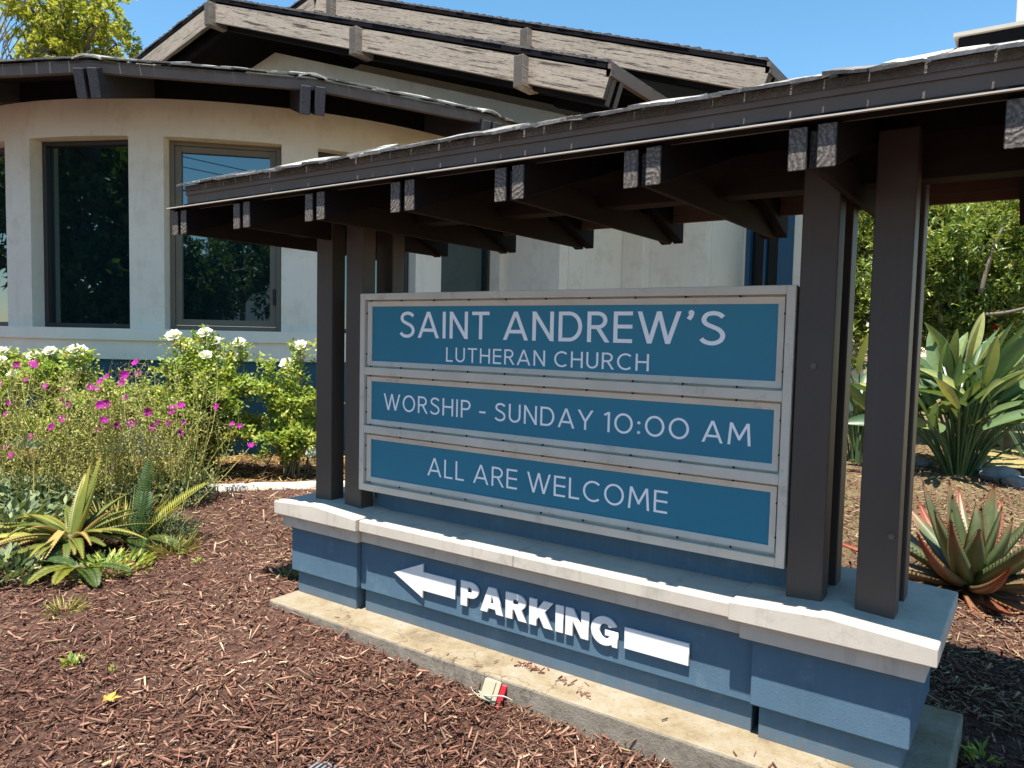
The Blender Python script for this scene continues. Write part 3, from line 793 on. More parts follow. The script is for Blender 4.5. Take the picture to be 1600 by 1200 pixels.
# roof: eave ledge, deck slopes with hipped left end
EY0, EY1, RY, ZE, SL = -0.575, 0.955, 0.19, 1.715, 0.325
XL = -0.86; ZR = ZE + SL * (RY - EY0); XH = XL
for (ya, yb_, yc) in ((-0.637, -0.622, -0.572), (1.0, 0.985, 0.94)):
    b = MB(); b.box(V(-0.925, min(ya, yb_), 1.601), V(XE, max(ya, yb_), 1.606)); b.build('drip_edge', 'ledge', sign)
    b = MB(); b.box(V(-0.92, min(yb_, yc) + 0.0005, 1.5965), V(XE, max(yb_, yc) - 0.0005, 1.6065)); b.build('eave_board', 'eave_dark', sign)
b = MB(); b.box(V(XL, -0.548, 1.6075), V(XE, -0.52, 1.684)); b.build('fascia', 'fascia', sign)
b = MB(); b.box(V(XL - 0.004, -0.556, 1.6845), V(XE, -0.515, 1.720)); b.build('fascia_trim', 'fascia', sign, label='darker upper strip of the fascia')
b = MB(); b.box(V(XL, 0.90, 1.6075), V(XE, 0.93, 1.70)); b.build('fascia', 'fascia', sign)
b = MB(); b.box(V(XL, -0.519, 1.6075), V(XL + 0.03, 0.899, 1.70)); b.build('fascia', 'fascia', sign)
b = MB()
T = 0.03
def slab(bb, pts):
    bb.hexa([(p[0], p[1], p[2] - T) for p in pts] + [(p[0], p[1], p[2]) for p in pts]) if len(pts) == 4 else bb.prism([(p[0], p[1], p[2] - T) for p in pts], (0, 0, T))
slab(b, [V(XL, EY0 + 0.012, ZE + 0.021), V(XE, EY0 + 0.012, ZE + 0.021), V(XE, RY, ZR + 0.022), V(XH, RY, ZR + 0.022)])
deck = b.build('roof_deck', 'roofing', sign)
b = MB(); slab(b, [V(XE, EY1, ZE), V(XL, EY1, ZE), V(XH, RY, ZR - 0.001), V(XE, RY, ZR - 0.001)]); b.build('roof_deck', 'roofing', sign)
b = MB(); b.prism([V(XL + 0.004, EY0 + 0.06, ZE - 0.02), V(XL + 0.004, EY1 - 0.03, ZE - 0.02), V(XL + 0.004, RY, ZR - 0.03)], (0.03, 0, 0)); b.build('gable_end', 'fascia', sign)
_sh = {}
def shingle(parent, x, y, z, wd, ln, Xax, Yax, twist=0.03):
    key = round(wd, 2)
    me = _sh.get(key)
    if me is None:
        bb = MB(); th = 0.011
        w0, w1 = -key / 2 + 0.002, key / 2 - 0.002
        # ragged butt end, tapering thickness
        n = 4; xs = np.linspace(w0, w1, n + 1); yo = [random.uniform(-0.012, 0.012) for _ in xs]
        for k in range(n):
            bb.hexa([(xs[k], yo[k], 0), (xs[k + 1], yo[k + 1], 0), (xs[k + 1], ln, 0), (xs[k], ln, 0), (xs[k], yo[k], th), (xs[k + 1], yo[k + 1], th * random.uniform(0.8, 1.2)), (xs[k + 1], ln, 0.004), (xs[k], ln, 0.004)])
        me = bpy.data.meshes.new('shingle'); me.from_pydata(bb.v, [], bb.f); me.materials.append(MT['shingle']); me.update()
        _sh[key] = me
    o = bpy.data.objects.new('shingle', me); COL.objects.link(o); o.parent = parent
    Zax = Xax.cross(Yax)
    R = Matrix((Xax, Yax, Zax)).transposed().to_4x4() @ Matrix.Rotation(random.gauss(0, twist), 4, 'Y') @ Matrix.Rotation(random.gauss(0.02, twist), 4, 'X') @ Matrix.Rotation(random.gauss(0, 0.02), 4, 'Z')
    o.matrix_local = Matrix.Translation(Vector((x, y, z)) - origin(parent)) @ R
for row in range(6):
    y = EY0 - 0.028 + row * 0.125
    x = XL - 0.02 + random.uniform(-0.05, 0.0)
    while x < 4.3:
        wd = random.uniform(0.09, 0.2)
        z = ZE + SL * max(0, y - EY0) + 0.010 + row * 0.002 + random.uniform(0, 0.006)
        shingle(deck, x + wd / 2, y + random.uniform(-0.012, 0.008), z + ZO, wd, 0.27, Vector((1, 0, 0)), Vector((0, 1, SL)).normalized())
        x += wd
# wooden ridge curb at the right
b = MB(); b.box(V(2.945, 0.06, ZR - 0.02), V(XE, 0.32, 2.006)); rc = b.build('ridge_box', 'eave_dark', sign, bevel=0.004)
b = MB(); b.box(V(2.93, 0.045, 2.007), V(XE, 0.335, 2.020)); b.build('ridge_lid', 'ledge', rc)

# far end of the roof stands on another pair of posts outside the picture
for x0 in (4.35, 4.61):
    for y0 in (0.0, 0.245):
        b = MB(); b.box((x0, y0, -0.1), (x0 + 0.138, y0 + 0.105, 1.70 + ZO)); b.build('post', 'post', sign, bevel=0.006)

# ---- sign cabinet
W_, H_ = 2.44, 1.136
PAN = [(0.753, 1.066), (0.415, 0.636), (0.077, 0.298)]
b = MB(); b.box(V(0.004, 0.032, 0.0), V(W_ - 0.002, 0.24, H_)); cab = b.build('cabinet', 'frame', sign, bevel=0.003)
fl = 0.036
b = MB()
def fbar(x0, x1, z0, z1, y0=-0.004, y1=0.034): b.box(V(x0, y0, z0), V(x1, y1, z1))
fbar(0.0, fl, -0.003, H_ + 0.003); fbar(W_ - fl, W_ , -0.003, H_ + 0.003)
fbar(fl, W_ - fl, H_ - 0.034, H_ + 0.003); fbar(fl, W_ - fl, -0.003, 0.036)
b.build('sign_frame', 'frame', sign, bevel=0.003)
for zc in ((0.753 + 0.636) / 2, (0.415 + 0.298) / 2):
    b = MB(); fbar(fl, W_ - fl, zc - 0.022, zc + 0.022, -0.002); b.build('divider', 'frame', sign, bevel=0.003)
panels = []
for (z0, z1) in PAN:
    x0, x1 = 0.072, W_ - 0.072
    b = MB(); b.box(V(x0 - 0.012, 0.026, z0 - 0.012), V(x1 + 0.012, 0.0315, z1 + 0.012)); pn = b.build('sign_panel', 'sign_blue', sign); panels.append(pn)
    # mitred retainer, sloping in to the panel
    w = 0.027
    O = [(x0 - w, z0 - w), (x1 + w, z0 - w), (x1 + w, z1 + w), (x0 - w, z1 + w)]; I = [(x0, z0), (x1, z0), (x1, z1), (x0, z1)]
    for k in range(4):
        a, c = k, (k + 1) % 4; b = MB(); g = 0.0012
        b.hexa([V(O[a][0], 0.013, O[a][1]), V(O[c][0], 0.013, O[c][1]), V(I[c][0], 0.021, I[c][1]), V(I[a][0], 0.021, I[a][1]),
                V(O[a][0], 0.032, O[a][1]), V(O[c][0], 0.032, O[c][1]), V(I[c][0], 0.032, I[c][1]), V(I[a][0], 0.032, I[a][1])])
        b.f = [tuple(reversed(f)) for f in b.f]
        b.build('retainer', 'frame', pn)
    b = MB()
    for x in np.arange(x0 + 0.0, x1, 0.238):
        for z in (z1 + w + 0.004, z0 - w - 0.004): disc_stack(b, V(x, 0.016, z), 0.0052, (0, -0.006, 0), 8)
    for z in (z0 + 0.04, z1 - 0.04):
        for x in (x0 - w - 0.003, x1 + w + 0.003): disc_stack(b, V(x, 0.016, z), 0.0052, (0, -0.006, 0), 8)
    props(b.build('screws', 'black', pn), kind='stuff')

# ---- thin geometric capitals
def arcp(cx, cy, rx, ry, a0, a1, n=20):
    return [(cx + rx * cos(radians(a)), cy + ry * sin(radians(a))) for a in np.linspace(a0, a1, n)]
def catmull2(pts, n=6): return [tuple(p) for p in cat(pts, n)]
def glyph(ch, s):
    """strokes of a capital, cap height 1, stroke width s: list of (kind, points), advance width"""
    h = s / 2
    if ch == 'A': return [('l', [(0.05, 0), (0.43, 1)]), ('l', [(0.81, 0), (0.43, 1)]), ('l', [(0.17, 0.30), (0.69, 0.30)])], 0.86
    if ch == 'I': return [('l', [(h, 0), (h, 1)])], s
    if ch == 'N': return [('l', [(h, 0), (h, 1)]), ('l', [(0.72 - h, 0), (0.72 - h, 1)]), ('l', [(h, 0.98), (0.72 - h, 0.02)])], 0.72
    if ch == 'T': return [('l', [(0, 1 - h), (0.66, 1 - h)]), ('l', [(0.33, 0), (0.33, 1)])], 0.66
    if ch == 'D': return [('l', [(h, 0), (h, 1)]), ('c', [(h, 1 - h), (0.34, 1 - h)] + arcp(0.34, 0.5, 0.42 - h, 0.5 - h, 88, -88) + [(0.34, h), (h, h)])], 0.76
    if ch in 'RP':
        st = [('l', [(h, 0), (h, 1)]), ('c', [(h, 1 - h), (0.32, 1 - h)] + arcp(0.32, 0.715, 0.29 - h, 0.285 - h, 88, -88) + [(0.32, 0.43 + h), (h, 0.43 + h)])]
        if ch == 'R': st.append(('l', [(0.33, 0.47), (0.62, 0)]))
        return st, 0.64 if ch == 'R' else 0.60
    if ch == 'E': return [('l', [(h, 0), (h, 1)])] + [('l', [(h, y), (0.56, y)]) for y in (h, 0.52, 1 - h)], 0.56
    if ch == 'L': return [('l', [(h, 0), (h, 1)]), ('l', [(h, h), (0.50, h)])], 0.50
    if ch == 'H': return [('l', [(h, 0), (h, 1)]), ('l', [(0.70 - h, 0), (0.70 - h, 1)]), ('l', [(h, 0.52), (0.70 - h, 0.52)])], 0.70
    if ch == 'U': return [('c', [(h, 1), (h, 0.36)] + arcp(0.34, 0.34, 0.34 - h, 0.34 - h, 180, 360) + [(0.68 - h, 0.36), (0.68 - h, 1)])], 0.68
    if ch in 'O0': return [('o', arcp(0.44, 0.5, 0.44 - h, 0.5 - h, 0, 360, 44)[:-1])], 0.88
    if ch == 'C': return [('c', arcp(0.46, 0.5, 0.46 - h, 0.5 - h, 48, 312, 34))], 0.80
    if ch == 'S': return [('c', catmull2([(0.585, 0.83), (0.48, 0.915), (0.33, 0.945), (0.17, 0.90), (0.095, 0.765), (0.15, 0.635), (0.32, 0.545), (0.49, 0.455), (0.585, 0.315), (0.55, 0.16), (0.42, 0.07), (0.27, 0.055), (0.13, 0.10), (0.04, 0.185)]))], 0.64
    if ch == 'W': return [('l', [(0.04, 1), (0.33, 0.0)]), ('l', [(0.33, 0.0), (0.585, 1)]), ('l', [(0.585, 1), (0.84, 0.0)]), ('l', [(0.84, 0.0), (1.13, 1)])], 1.17
    if ch == 'M': return [('l', [(0.06, 0), (0.13, 1)]), ('l', [(0.13, 1), (0.465, 0.28)]), ('l', [(0.465, 0.28), (0.80, 1)]), ('l', [(0.80, 1), (0.87, 0)])], 0.93
    if ch == 'Y': return [('l', [(0.03, 1), (0.37, 0.42)]), ('l', [(0.71, 1), (0.37, 0.42)]), ('l', [(0.37, 0), (0.37, 0.46)])], 0.74
    if ch == '1': return [('l', [(0.24, 0), (0.24, 1)]), ('l', [(0.02, 0.84), (0.24, 0.97)])], 0.32
    if ch == '-': return [('l', [(0.0, 0.40), (0.38, 0.40)])], 0.38
    if ch == ':': return [('o', arcp(0.09, 0.13, 0.035, 0.035, 0, 360, 12)[:-1]), ('o', arcp(0.09, 0.60, 0.035, 0.035, 0, 360, 12)[:-1])], 0.18
    if ch == "'": return [('c', [(0.14, 0.985), (0.135, 0.93), (0.115, 0.86), (0.055, 0.76)]), ('o', arcp(0.12, 0.965, 0.035, 0.035, 0, 360, 12)[:-1])], 0.20
    return [], 0.36
def clip_y(poly, y, keep_below):
    out = []
    for k in range(len(poly)):
        a, c = poly[k], poly[(k + 1) % len(poly)]
        ia = (a[1] <= y) == keep_below or a[1] == y; ic = (c[1] <= y) == keep_below or c[1] == y
        if ia: out.append(a)
        if ia != ic:
            t = (y - a[1]) / (c[1] - a[1]); out.append((a[0] + t * (c[0] - a[0]), y))
    return out
def text_polys(txt, s, gap):
    polys = []; x = 0; order = 0; ci = -1
    for ch in txt:
        st, adv = glyph(ch, s); ci += 1
        for kind, pts in st:
            order += 1; h = s / 2
            if ch in ":'" and kind == 'o': h = 0.042
            pts = [np.array(p) for p in pts]
            if kind == 'l':
                a, c = pts; d = (c - a) / np.linalg.norm(c - a); n = np.array([-d[1], d[0]])
                steep = abs(d[1]) > 0.3
                e = d * (0.12 if steep else 0.0)
                if ch == 'R' and a[1] > 0.3 and steep and abs(d[0]) > 0.2: p = [a - n * h, c + e - n * h, c + e + n * h, a + n * h]
                elif ch == 'Y' and steep and c[1] == 0.42: p = [a - e - n * h, c - n * h, c + n * h, a - e + n * h]
                elif ch == 'M' and 0.28 in (a[1], c[1]) or ch == '1' and a[1] > 0.5:
                    ee = d * (h * 0.9)
                    p = [a - (e if a[1] == 1 else ee) - n * h, c + (e if c[1] == 1 else ee) - n * h, c + (e if c[1] == 1 else ee) + n * h, a - (e if a[1] == 1 else ee) + n * h]
                    if ch == '1': p = [a - n * h, c - n * h, c + n * h, a + n * h]
                else: p = [a - e - n * h, c + e - n * h, c + e + n * h, a - e + n * h]
                if ch == 'Y' and a[1] == 0: p = [(0.37 - h, 0), (0.37 + h, 0), (0.37 + h, 0.44), (0.37 - h, 0.44)]
                p = clip_y(clip_y([tuple(q) for q in p], 1.0, True), 0.0, False)
                if len(p) > 2: polys.append(([(q[0] + x, q[1]) for q in p], order, ci))
            else:
                n_ = len(pts); L = []; R = []
                for k in range(n_):
                    if kind == 'o': t = pts[(k + 1) % n_] - pts[k - 1]
                    else: t = pts[min(k + 1, n_ - 1)] - pts[max(k - 1, 0)]
                    t = t / (np.linalg.norm(t) + 1e-9); nn = np.array([-t[1], t[0]])
                    L.append(pts[k] + nn * h); R.append(pts[k] - nn * h)
                for k in range(n_ if kind == 'o' else n_ - 1):
                    j = (k + 1) % n_
                    polys.append(([(q[0] + x, q[1]) for q in (R[k], R[j], L[j], L[k])], order, ci))
        x += adv + (gap if ch != ' ' else 0)
    return polys, x - gap
def lettering(txt, x0, x1, z0, z1, s, gap, parent):
    polys, w = text_polys(txt, s, gap)
    sx = (x1 - x0) / w; h = z1 - z0; MBs = {}
    for p, o, ci in polys:
        b = MBs.setdefault(ci, MB())
        pts = [V(x0 + q[0] * sx, 0.0253 - 0.00012 * (o % 5), z0 + q[1] * h) for q in p]
        a = sum(p[k][0] * p[(k + 1) % len(p)][1] - p[(k + 1) % len(p)][0] * p[k][1] for k in range(len(p)))
        b.poly(pts if a > 0 else pts[::-1])
    for ci, b in MBs.items(): b.build('letter', 'letter_white', parent)
lettering("SAINT ANDREW'S", 0.287, 2.150, 0.893, 1.036, 0.125, 0.16, panels[0])
lettering("LUTHERAN CHURCH", 0.627, 1.808, 0.769, 0.846, 0.115, 0.20, panels[0])
lettering("WORSHIP - SUNDAY 10:00 AM", 0.170, 2.278, 0.477, 0.571, 0.11, 0.19, panels[1])
lettering("ALL ARE WELCOME", 0.507, 1.919, 0.138, 0.239, 0.10, 0.17, panels[2])

# ---- raised PARKING letters and arrow
def outline_obj(name, loops, x0, z0, sx, sz, y, depth, parent, label):
    cu = bpy.data.curves.new(name, 'CURVE'); cu.dimensions = '2D'; cu.fill_mode = 'BOTH'; cu.extrude = depth / 2; cu.bevel_depth = 0.0012; cu.offset = -0.0012
    for lp in loops:
        sp = cu.splines.new('POLY'); sp.points.add(len(lp) - 1); sp.use_cyclic_u = True
        for p, q in zip(sp.points, lp): p.co = (q[0] * sx, q[1] * sz, 0, 1)
    tmp = bpy.data.objects.new('tmp', cu); COL.objects.link(tmp)
    dg = bpy.context.evaluated_depsgraph_get()
    me = bpy.data.meshes.new_from_object(tmp.evaluated_get(dg))
    bpy.data.objects.remove(tmp); bpy.data.curves.remove(cu)
    me.name = name; me.materials.clear(); me.materials.append(MT['letter_paint'])
    o = bpy.data.objects.new(name, me); COL.objects.link(o); o.parent = parent
    o.matrix_local = Matrix.Translation(Vector(V(x0, y, z0)) - origin(parent)) @ Matrix.Rotation(radians(90), 4, 'X')
    o['label'] = label
    return o
def A_(cx, cy, rx, ry, a0, a1, n=12): return arcp(cx, cy, rx, ry, a0, a1, n)
BOLD = {
 'P': ([[(0, 0), (0.30, 0), (0.30, 0.35), (0.42, 0.35)] + A_(0.44, 0.675, 0.36, 0.325, -88, 88) + [(0.42, 1), (0, 1)], [(0.30, 0.57)] + [(0.30, 0.78), (0.40, 0.78)] + A_(0.40, 0.675, 0.10, 0.105, 80, -80, 7) + [(0.40, 0.57)]], 0.80),
 'A': ([[(0, 0), (0.31, 0), (0.36, 0.17), (0.64, 0.17), (0.69, 0), (1.0, 0), (0.665, 1), (0.335, 1)], [(0.42, 0.38), (0.50, 0.69), (0.58, 0.38)]], 1.0),
 'R': ([[(0, 0), (0.30, 0), (0.30, 0.37), (0.36, 0.37), (0.54, 0), (0.89, 0), (0.665, 0.42)] + A_(0.47, 0.70, 0.36, 0.30, -48, 88, 10) + [(0.44, 1), (0, 1)], [(0.30, 0.59), (0.30, 0.78), (0.43, 0.78)] + A_(0.43, 0.685, 0.10, 0.095, 80, -80, 7) + [(0.43, 0.59)]], 0.89),
 'K': ([[(0, 0), (0.30, 0), (0.30, 0.24), (0.40, 0.36), (0.59, 0), (0.95, 0), (0.61, 0.60), (0.93, 1), (0.56, 1), (0.30, 0.63), (0.30, 1), (0, 1)]], 0.95),
 'I': ([[(0, 0), (0.30, 0), (0.30, 1), (0, 1)]], 0.30),
 'N': ([[(0, 0), (0.28, 0), (0.28, 0.53), (0.58, 0), (0.86, 0), (0.86, 1), (0.58, 1), (0.58, 0.47), (0.28, 1), (0, 1)]], 0.86),
 'G': ([A_(0.48, 0.5, 0.48, 0.515, 28, 300, 26) + [(0.74, 0.075), (0.76, 0.0), (0.94, 0.0), (0.94, 0.55), (0.50, 0.55), (0.50, 0.36), (0.66, 0.36)] + A_(0.50, 0.5, 0.19, 0.27, -55, -300, 20) + [(0.64, 0.66)]], 0.95)}
tot = sum(BOLD[c][1] for c in 'PARKING') + 6 * 0.075
hL = 0.130; sx = (1.752 - 0.845) / tot; x = 0.845
LY = -0.0825
for c in 'PARKING':
    loops, w = BOLD[c]
    outline_obj('letter', loops, x, -0.482, sx, hL, LY, 0.009, bw, 'raised white letter ' + c)
    x += (w + 0.075) * sx
outline_obj('arrow_head', [[(0, 0.1), (0.214, 0.0), (0.214, 0.042), (0.438, 0.042), (0.438, 0.142), (0.214, 0.142), (0.214, 0.188)]], 0.371, -0.505, 1, 1, LY, 0.009, bw, 'raised white arrow pointing left')
outline_obj('arrow_tail', [[(0, 0), (0.303, 0), (0.303, 0.096), (0, 0.096)]], 1.784, -0.471, 1, 1, LY, 0.009, bw, 'raised white bar after the lettering')

# ================================================================== PLANTS
def spray(tips, dirs, per, L, W, spread, rng, up=0.3, back=0.25):
    """leaf clusters round twig tips -> P, D, N arrays"""
    n = len(tips) * per
    P = np.repeat(tips, per, 0) + rng.normal(size=(n, 3)) * spread
    D = np.repeat(dirs, per, 0) * 0.7 + rand_unit(n, rng) + np.array([0, 0, up])
    Nn = rand_unit(n, rng) * 0.7 + np.array([0, 0, 1.0])
    return P, D, Nn
def crown_obj(name, P, D, Nn, L, W, m, parent, tone, fold=0.2, droop=0.1):
    v, f = leaves(P, D, Nn, L, W, fold, droop)
    return mesh_obj(name, v, f, m, parent, False, np.repeat(tone, 4))
def branchy(b, base, tips, r0, rng, sag=0.15, seg=5):
    for t in tips:
        m = (np.array(base) + t) / 2 + rng.normal(size=3) * 0.08 * np.linalg.norm(t - base); m[2] += sag * np.linalg.norm(t - base) * 0.3
        pts = cat([base, m, t], 5)
        b.tube(pts, np.linspace(r0, r0 * 0.3, len(pts)), seg)

def shrub(name, label, cat_, base, centre, rad, ntips, per, L, W, m, trunk_r, seed, group=None, lumps=14, shell=0.55, limb=10, flowers=None):
    rng = np.random.default_rng(seed)
    base = np.array([base[0], base[1], float(ground_z(base[0], base[1]))]); c = np.array(centre, float); rad = np.array(rad, float)
    t = thing(name, tuple(base), label, cat_, group)
    # crown made of lumps at uneven places
    lc = rand_unit(lumps, rng) * rng.uniform(0.35, 0.85, (lumps, 1)) * rad + c
    lr = rng.uniform(0.28, 0.5, lumps) * rad.mean() * (0.62 if lumps > 25 else 1.0)
    k = rng.integers(0, lumps, ntips)
    u = rand_unit(ntips, rng); rr = rng.uniform(shell, 1.0, (ntips, 1)) ** 0.6
    tips = lc[k] + u * rr * lr[k][:, None] * np.array([1, 1, 0.9])
    ok = tips[:, 2] > base[2] + 0.05
    tips = tips[ok]; u = u[ok]
    P, D, Nn = spray(tips, u, per, L, W, L * 0.28, rng)
    n = len(P)
    tone = np.clip(np.repeat(rng.beta(2, 2.2, len(tips)), per) * 0.6 + rng.uniform(0, 0.42, n), 0, 1)
    crown_obj('crown', P, D, Nn, rng.uniform(0.7, 1.2, n) * L, rng.uniform(0.75, 1.2, n) * W, m, t, tone)
    b = MB()
    mid = c - np.array([0, 0, rad[2] * 0.55])
    b.tube(cat([base - np.array([0, 0, 0.1]), (base + mid) / 2 + rng.normal(size=3) * 0.1, mid], 5), np.linspace(trunk_r, trunk_r * 0.7, 11), 8)
    for q in lc[:limb]: branchy(b, mid, [q], trunk_r * 0.5, rng)
    for q in tips[:: max(1, len(tips) // 120)]:
        j = lc[np.argmin(((lc - q) ** 2).sum(1))]; branchy(b, j, [q], trunk_r * 0.14, rng, 0.05, 4)
    b.build('trunk', 'bark', t, True)
    return t, tips, lc

# hedge of tall shrubs behind the sign on the right
HG = 'tall leafy shrubs behind the sign'
def hedge(px, y, zc, rad, seed, label, ntips=1500):
    p = at_y(px, 420, y)
    return shrub('tall_shrub', label, 'shrub', (p[0], p[1]), (p[0], p[1], zc), rad, ntips, 12, 0.115, 0.036, 'hedge_leaf', 0.07, seed, HG, 22, 0.5, 14)
h1 = hedge(1500, 10.3, 3.0, (1.45, 1.0, 1.7), 21, 'tall leafy shrub with red blooms behind the bird of paradise clump', 2900)
h2 = hedge(1375, 11.6, 3.1, (1.4, 0.9, 1.9), 22, 'tall leafy shrub seen between the two right posts of the sign', 2300)
h3 = hedge(1640, 10.9, 3.0, (1.7, 1.2, 1.8), 23, 'tall leafy shrub cut by the right edge of the picture', 2300)
h4 = hedge(1530, 12.9, 3.3, (2.8, 0.8, 2.4), 24, 'dark shrub filling the gap behind the red flowering shrub', 2000)
def blossom(b, c, r, n, rng, tones):
    for k in range(n):
        d = rand_unit(1, rng)[0]; d[2] = abs(d[2]) * 0.8
        v, f = leaves(np.array([c]), d[None], rand_unit(1, rng), r, r * 0.8, 0.2)
        i = len(b.v); b.v += [tuple(q) for q in v]; b.f += [tuple(i + q) for q in f]; tones += [rng.uniform()] * 4
rng = np.random.default_rng(5)
for (px, py, y) in ((1597, 333, 9.5), (1554, 513, 9.6), (1592, 340, 9.6)):
    b = MB(); tn = []; blossom(b, at_y(px, py, y), 0.07, 14, rng, tn); b.build('flower', 'red_petal', h1[0], tone=tn)
# bare slanting limb in the hedge
b = MB(); q = [at_y(1532, 458, 9.3), at_y(1545, 410, 9.3), at_y(1556, 375, 9.35), at_y(1578, 340, 9.5)]
b.tube(cat(q, 4), np.linspace(0.035, 0.015, 13), 6); b.tube(cat([at_y(1535, 492, 9.3), at_y(1575, 488, 9.3), at_y(1615, 478, 9.3)], 4), np.linspace(0.03, 0.025, 9), 6)
for (x0, x1) in ((1510, 1500), (1525, 1532), (1545, 1560), (1580, 1570), (1490, 1470)):
    pb = at_y(x0, 600, 9.9); pb[2] = ground_z(pb[0], pb[1]) - 0.05
    b.tube(cat([pb, at_y((x0 + x1) / 2 + 6, 560, 9.9), at_y(x1, 500, 9.9), at_y(x1 + 5, 440, 10.0)], 4), np.linspace(0.06, 0.03, 13), 6)
b.build('limbs', 'bark', h1[0], True)

# tree beyond the building, top left
tb = at_depth(110, 480, 21.0)
rng = np.random.default_rng(31)
t1 = at_depth(5, 45, 21.0); t2 = at_depth(215, 50, 21.5)
tr, _, _ = shrub('leafy_tree', 'sunlit yellow green tree rising beyond the curved roof', 'tree', (tb[0], tb[1]), tuple((t1 + t2) / 2 + np.array([0, 0, -0.35])), (4.4, 1.8, 1.8), 800, 13, 0.17, 0.085, 'tree_leaf', 0.14, 33, None, 30, 0.35, 20)
b = MB()
for k in range(26):
    a = at_depth(rng.uniform(-60, 60), rng.uniform(70, 160), 20.5); e = at_depth(rng.uniform(-30, 110), rng.uniform(-60, 60), 20.5)
    branchy(b, a, [e], 0.022, rng, 0.1, 4)
b.build('bare_twigs', 'bark', tr, True)

# street trees and the house across the street (they show in the church windows)
shrub('street_tree', 'broad dark street tree mirrored in the window left of the sign roof', 'tree', (-9.4, -10.2), (-9.4, -10.4, 4.6), (3.6, 2.6, 4.6), 1900, 10, 0.30, 0.15, 'street_leaf', 0.2, 41, 'street trees', 16, 0.4, 12)
shrub('street_tree', 'street tree mirrored in the left edge window', 'tree', (-17.0, -4.5), (-17.0, -4.5, 4.2), (2.8, 2.8, 2.6), 700, 10, 0.28, 0.14, 'street_leaf', 0.18, 42, 'street trees', 14, 0.4, 12)
shrub('street_tree', 'street tree mirrored low in the window with the tan sash', 'tree', (7.6, -17.4), (7.4, -17.4, 4.2), (3.6, 2.4, 2.7), 1000, 10, 0.30, 0.15, 'street_leaf', 0.2, 43, 'street trees', 16, 0.4, 12)
shrub('street_tree', 'street tree beside the white house across the street', 'tree', (12.5, -20.0), (12.5, -20.0, 4.6), (2.2, 2.2, 2.9), 700, 10, 0.28, 0.14, 'street_leaf', 0.18, 44, 'street trees', 14, 0.4, 12)
hs = thing('white_house', (15.0, -30.0, 0.0), 'plain white two storey house across the street', 'house')
b = MB(); b.box((4, -38, -0.2), (26, -29, 5.4)); b.build('wall', 'white_wall', hs)
b = MB(); b.box((3.6, -38.4, 5.4), (26.4, -28.6, 5.7)); b.build('roof', 'roofing', hs)
for x in np.arange(6, 25, 3.4):
    for z in (1.0, 3.6):
        b = MB(); b.box((x, -29.04, z), (x + 1.5, -28.96, z + 1.1)); b.build('window', 'glass', hs)
for xp in (-16.0, 30.0):
    pl = thing('utility_pole', (xp, -18.2, 0), 'wooden utility pole beyond the street, ' + ('left' if xp < 0 else 'right') + ' end of the cables', 'pole', 'utility poles')
    b = MB(); b.tube([(xp, -18.2, -0.3), (xp, -18.2, 10.5)], [0.16, 0.12], 10); b.build('shaft', 'bark', pl)
    b = MB(); b.box((xp - 0.06, -19.3, 9.4), (xp + 0.06, -17.1, 9.55)); b.build('crossarm', 'bark', pl)
for (yy, z, r) in ((-17.3, 9.57, 0.02), (-19.1, 9.57, 0.02), (-18.2, 8.4, 0.035)):
    b = MB(); b.tube([(x_, yy, z - 0.9 * (1 - ((x_ - 7) / 23) ** 2)) for x_ in np.linspace(-16, 30, 24)], r, 5)
    props(b.build('power_line', 'black'), {-17.3: 'thin cable nearest the street on the crossarms', -19.1: 'thin cable farthest from the street on the crossarms', -18.2: 'thick lower cable between the utility poles'}[yy], 'cable', 'cables between the poles')

# ---- roses along the bay wall
ROSES = [(7, 551), (5, 565), (55, 558), (81, 551), (127, 551), (119, 548), (132, 577), (24, 587), (273, 527), (294, 542), (322, 523), (336, 536), (323, 558), (375, 537), (375, 561), (470, 542), (449, 571), (282, 603), (206, 630), (340, 654), (161, 683), (488, 709), (440, 640)]
def rose_flower(c, r, rng, parent):
    P = []; D = []; Nn = []; Ls = []
    for ring, (n, tilt, l) in enumerate(((6, 0.25, 1.0), (6, 0.7, 0.85), (5, 1.3, 0.6), (4, 2.4, 0.45))):
        for k in range(n):
            a = 2 * pi * (k + 0.5 * ring) / n + rng.uniform(-.2, .2)
            P.append(c); D.append((cos(a), sin(a), tilt + rng.uniform(-.1, .1))); Nn.append((0, 0, 1)); Ls.append(l * r)
    v, f = leaves(np.array(P), np.array(D, float), np.array(Nn, float), np.array(Ls), np.array(Ls) * 1.45, 0.06)
    tl = np.array([0.35, -0.5, 0.25]); 
    w = v - c; R = np.array(Matrix.Rotation(0.7, 3, Vector((0.8, 0.57, 0)))); v = c + w @ R.T
    mesh_obj('flower', v, f, 'white_petal', parent, False, np.repeat(rng.uniform(0, 1, len(P)), 4))
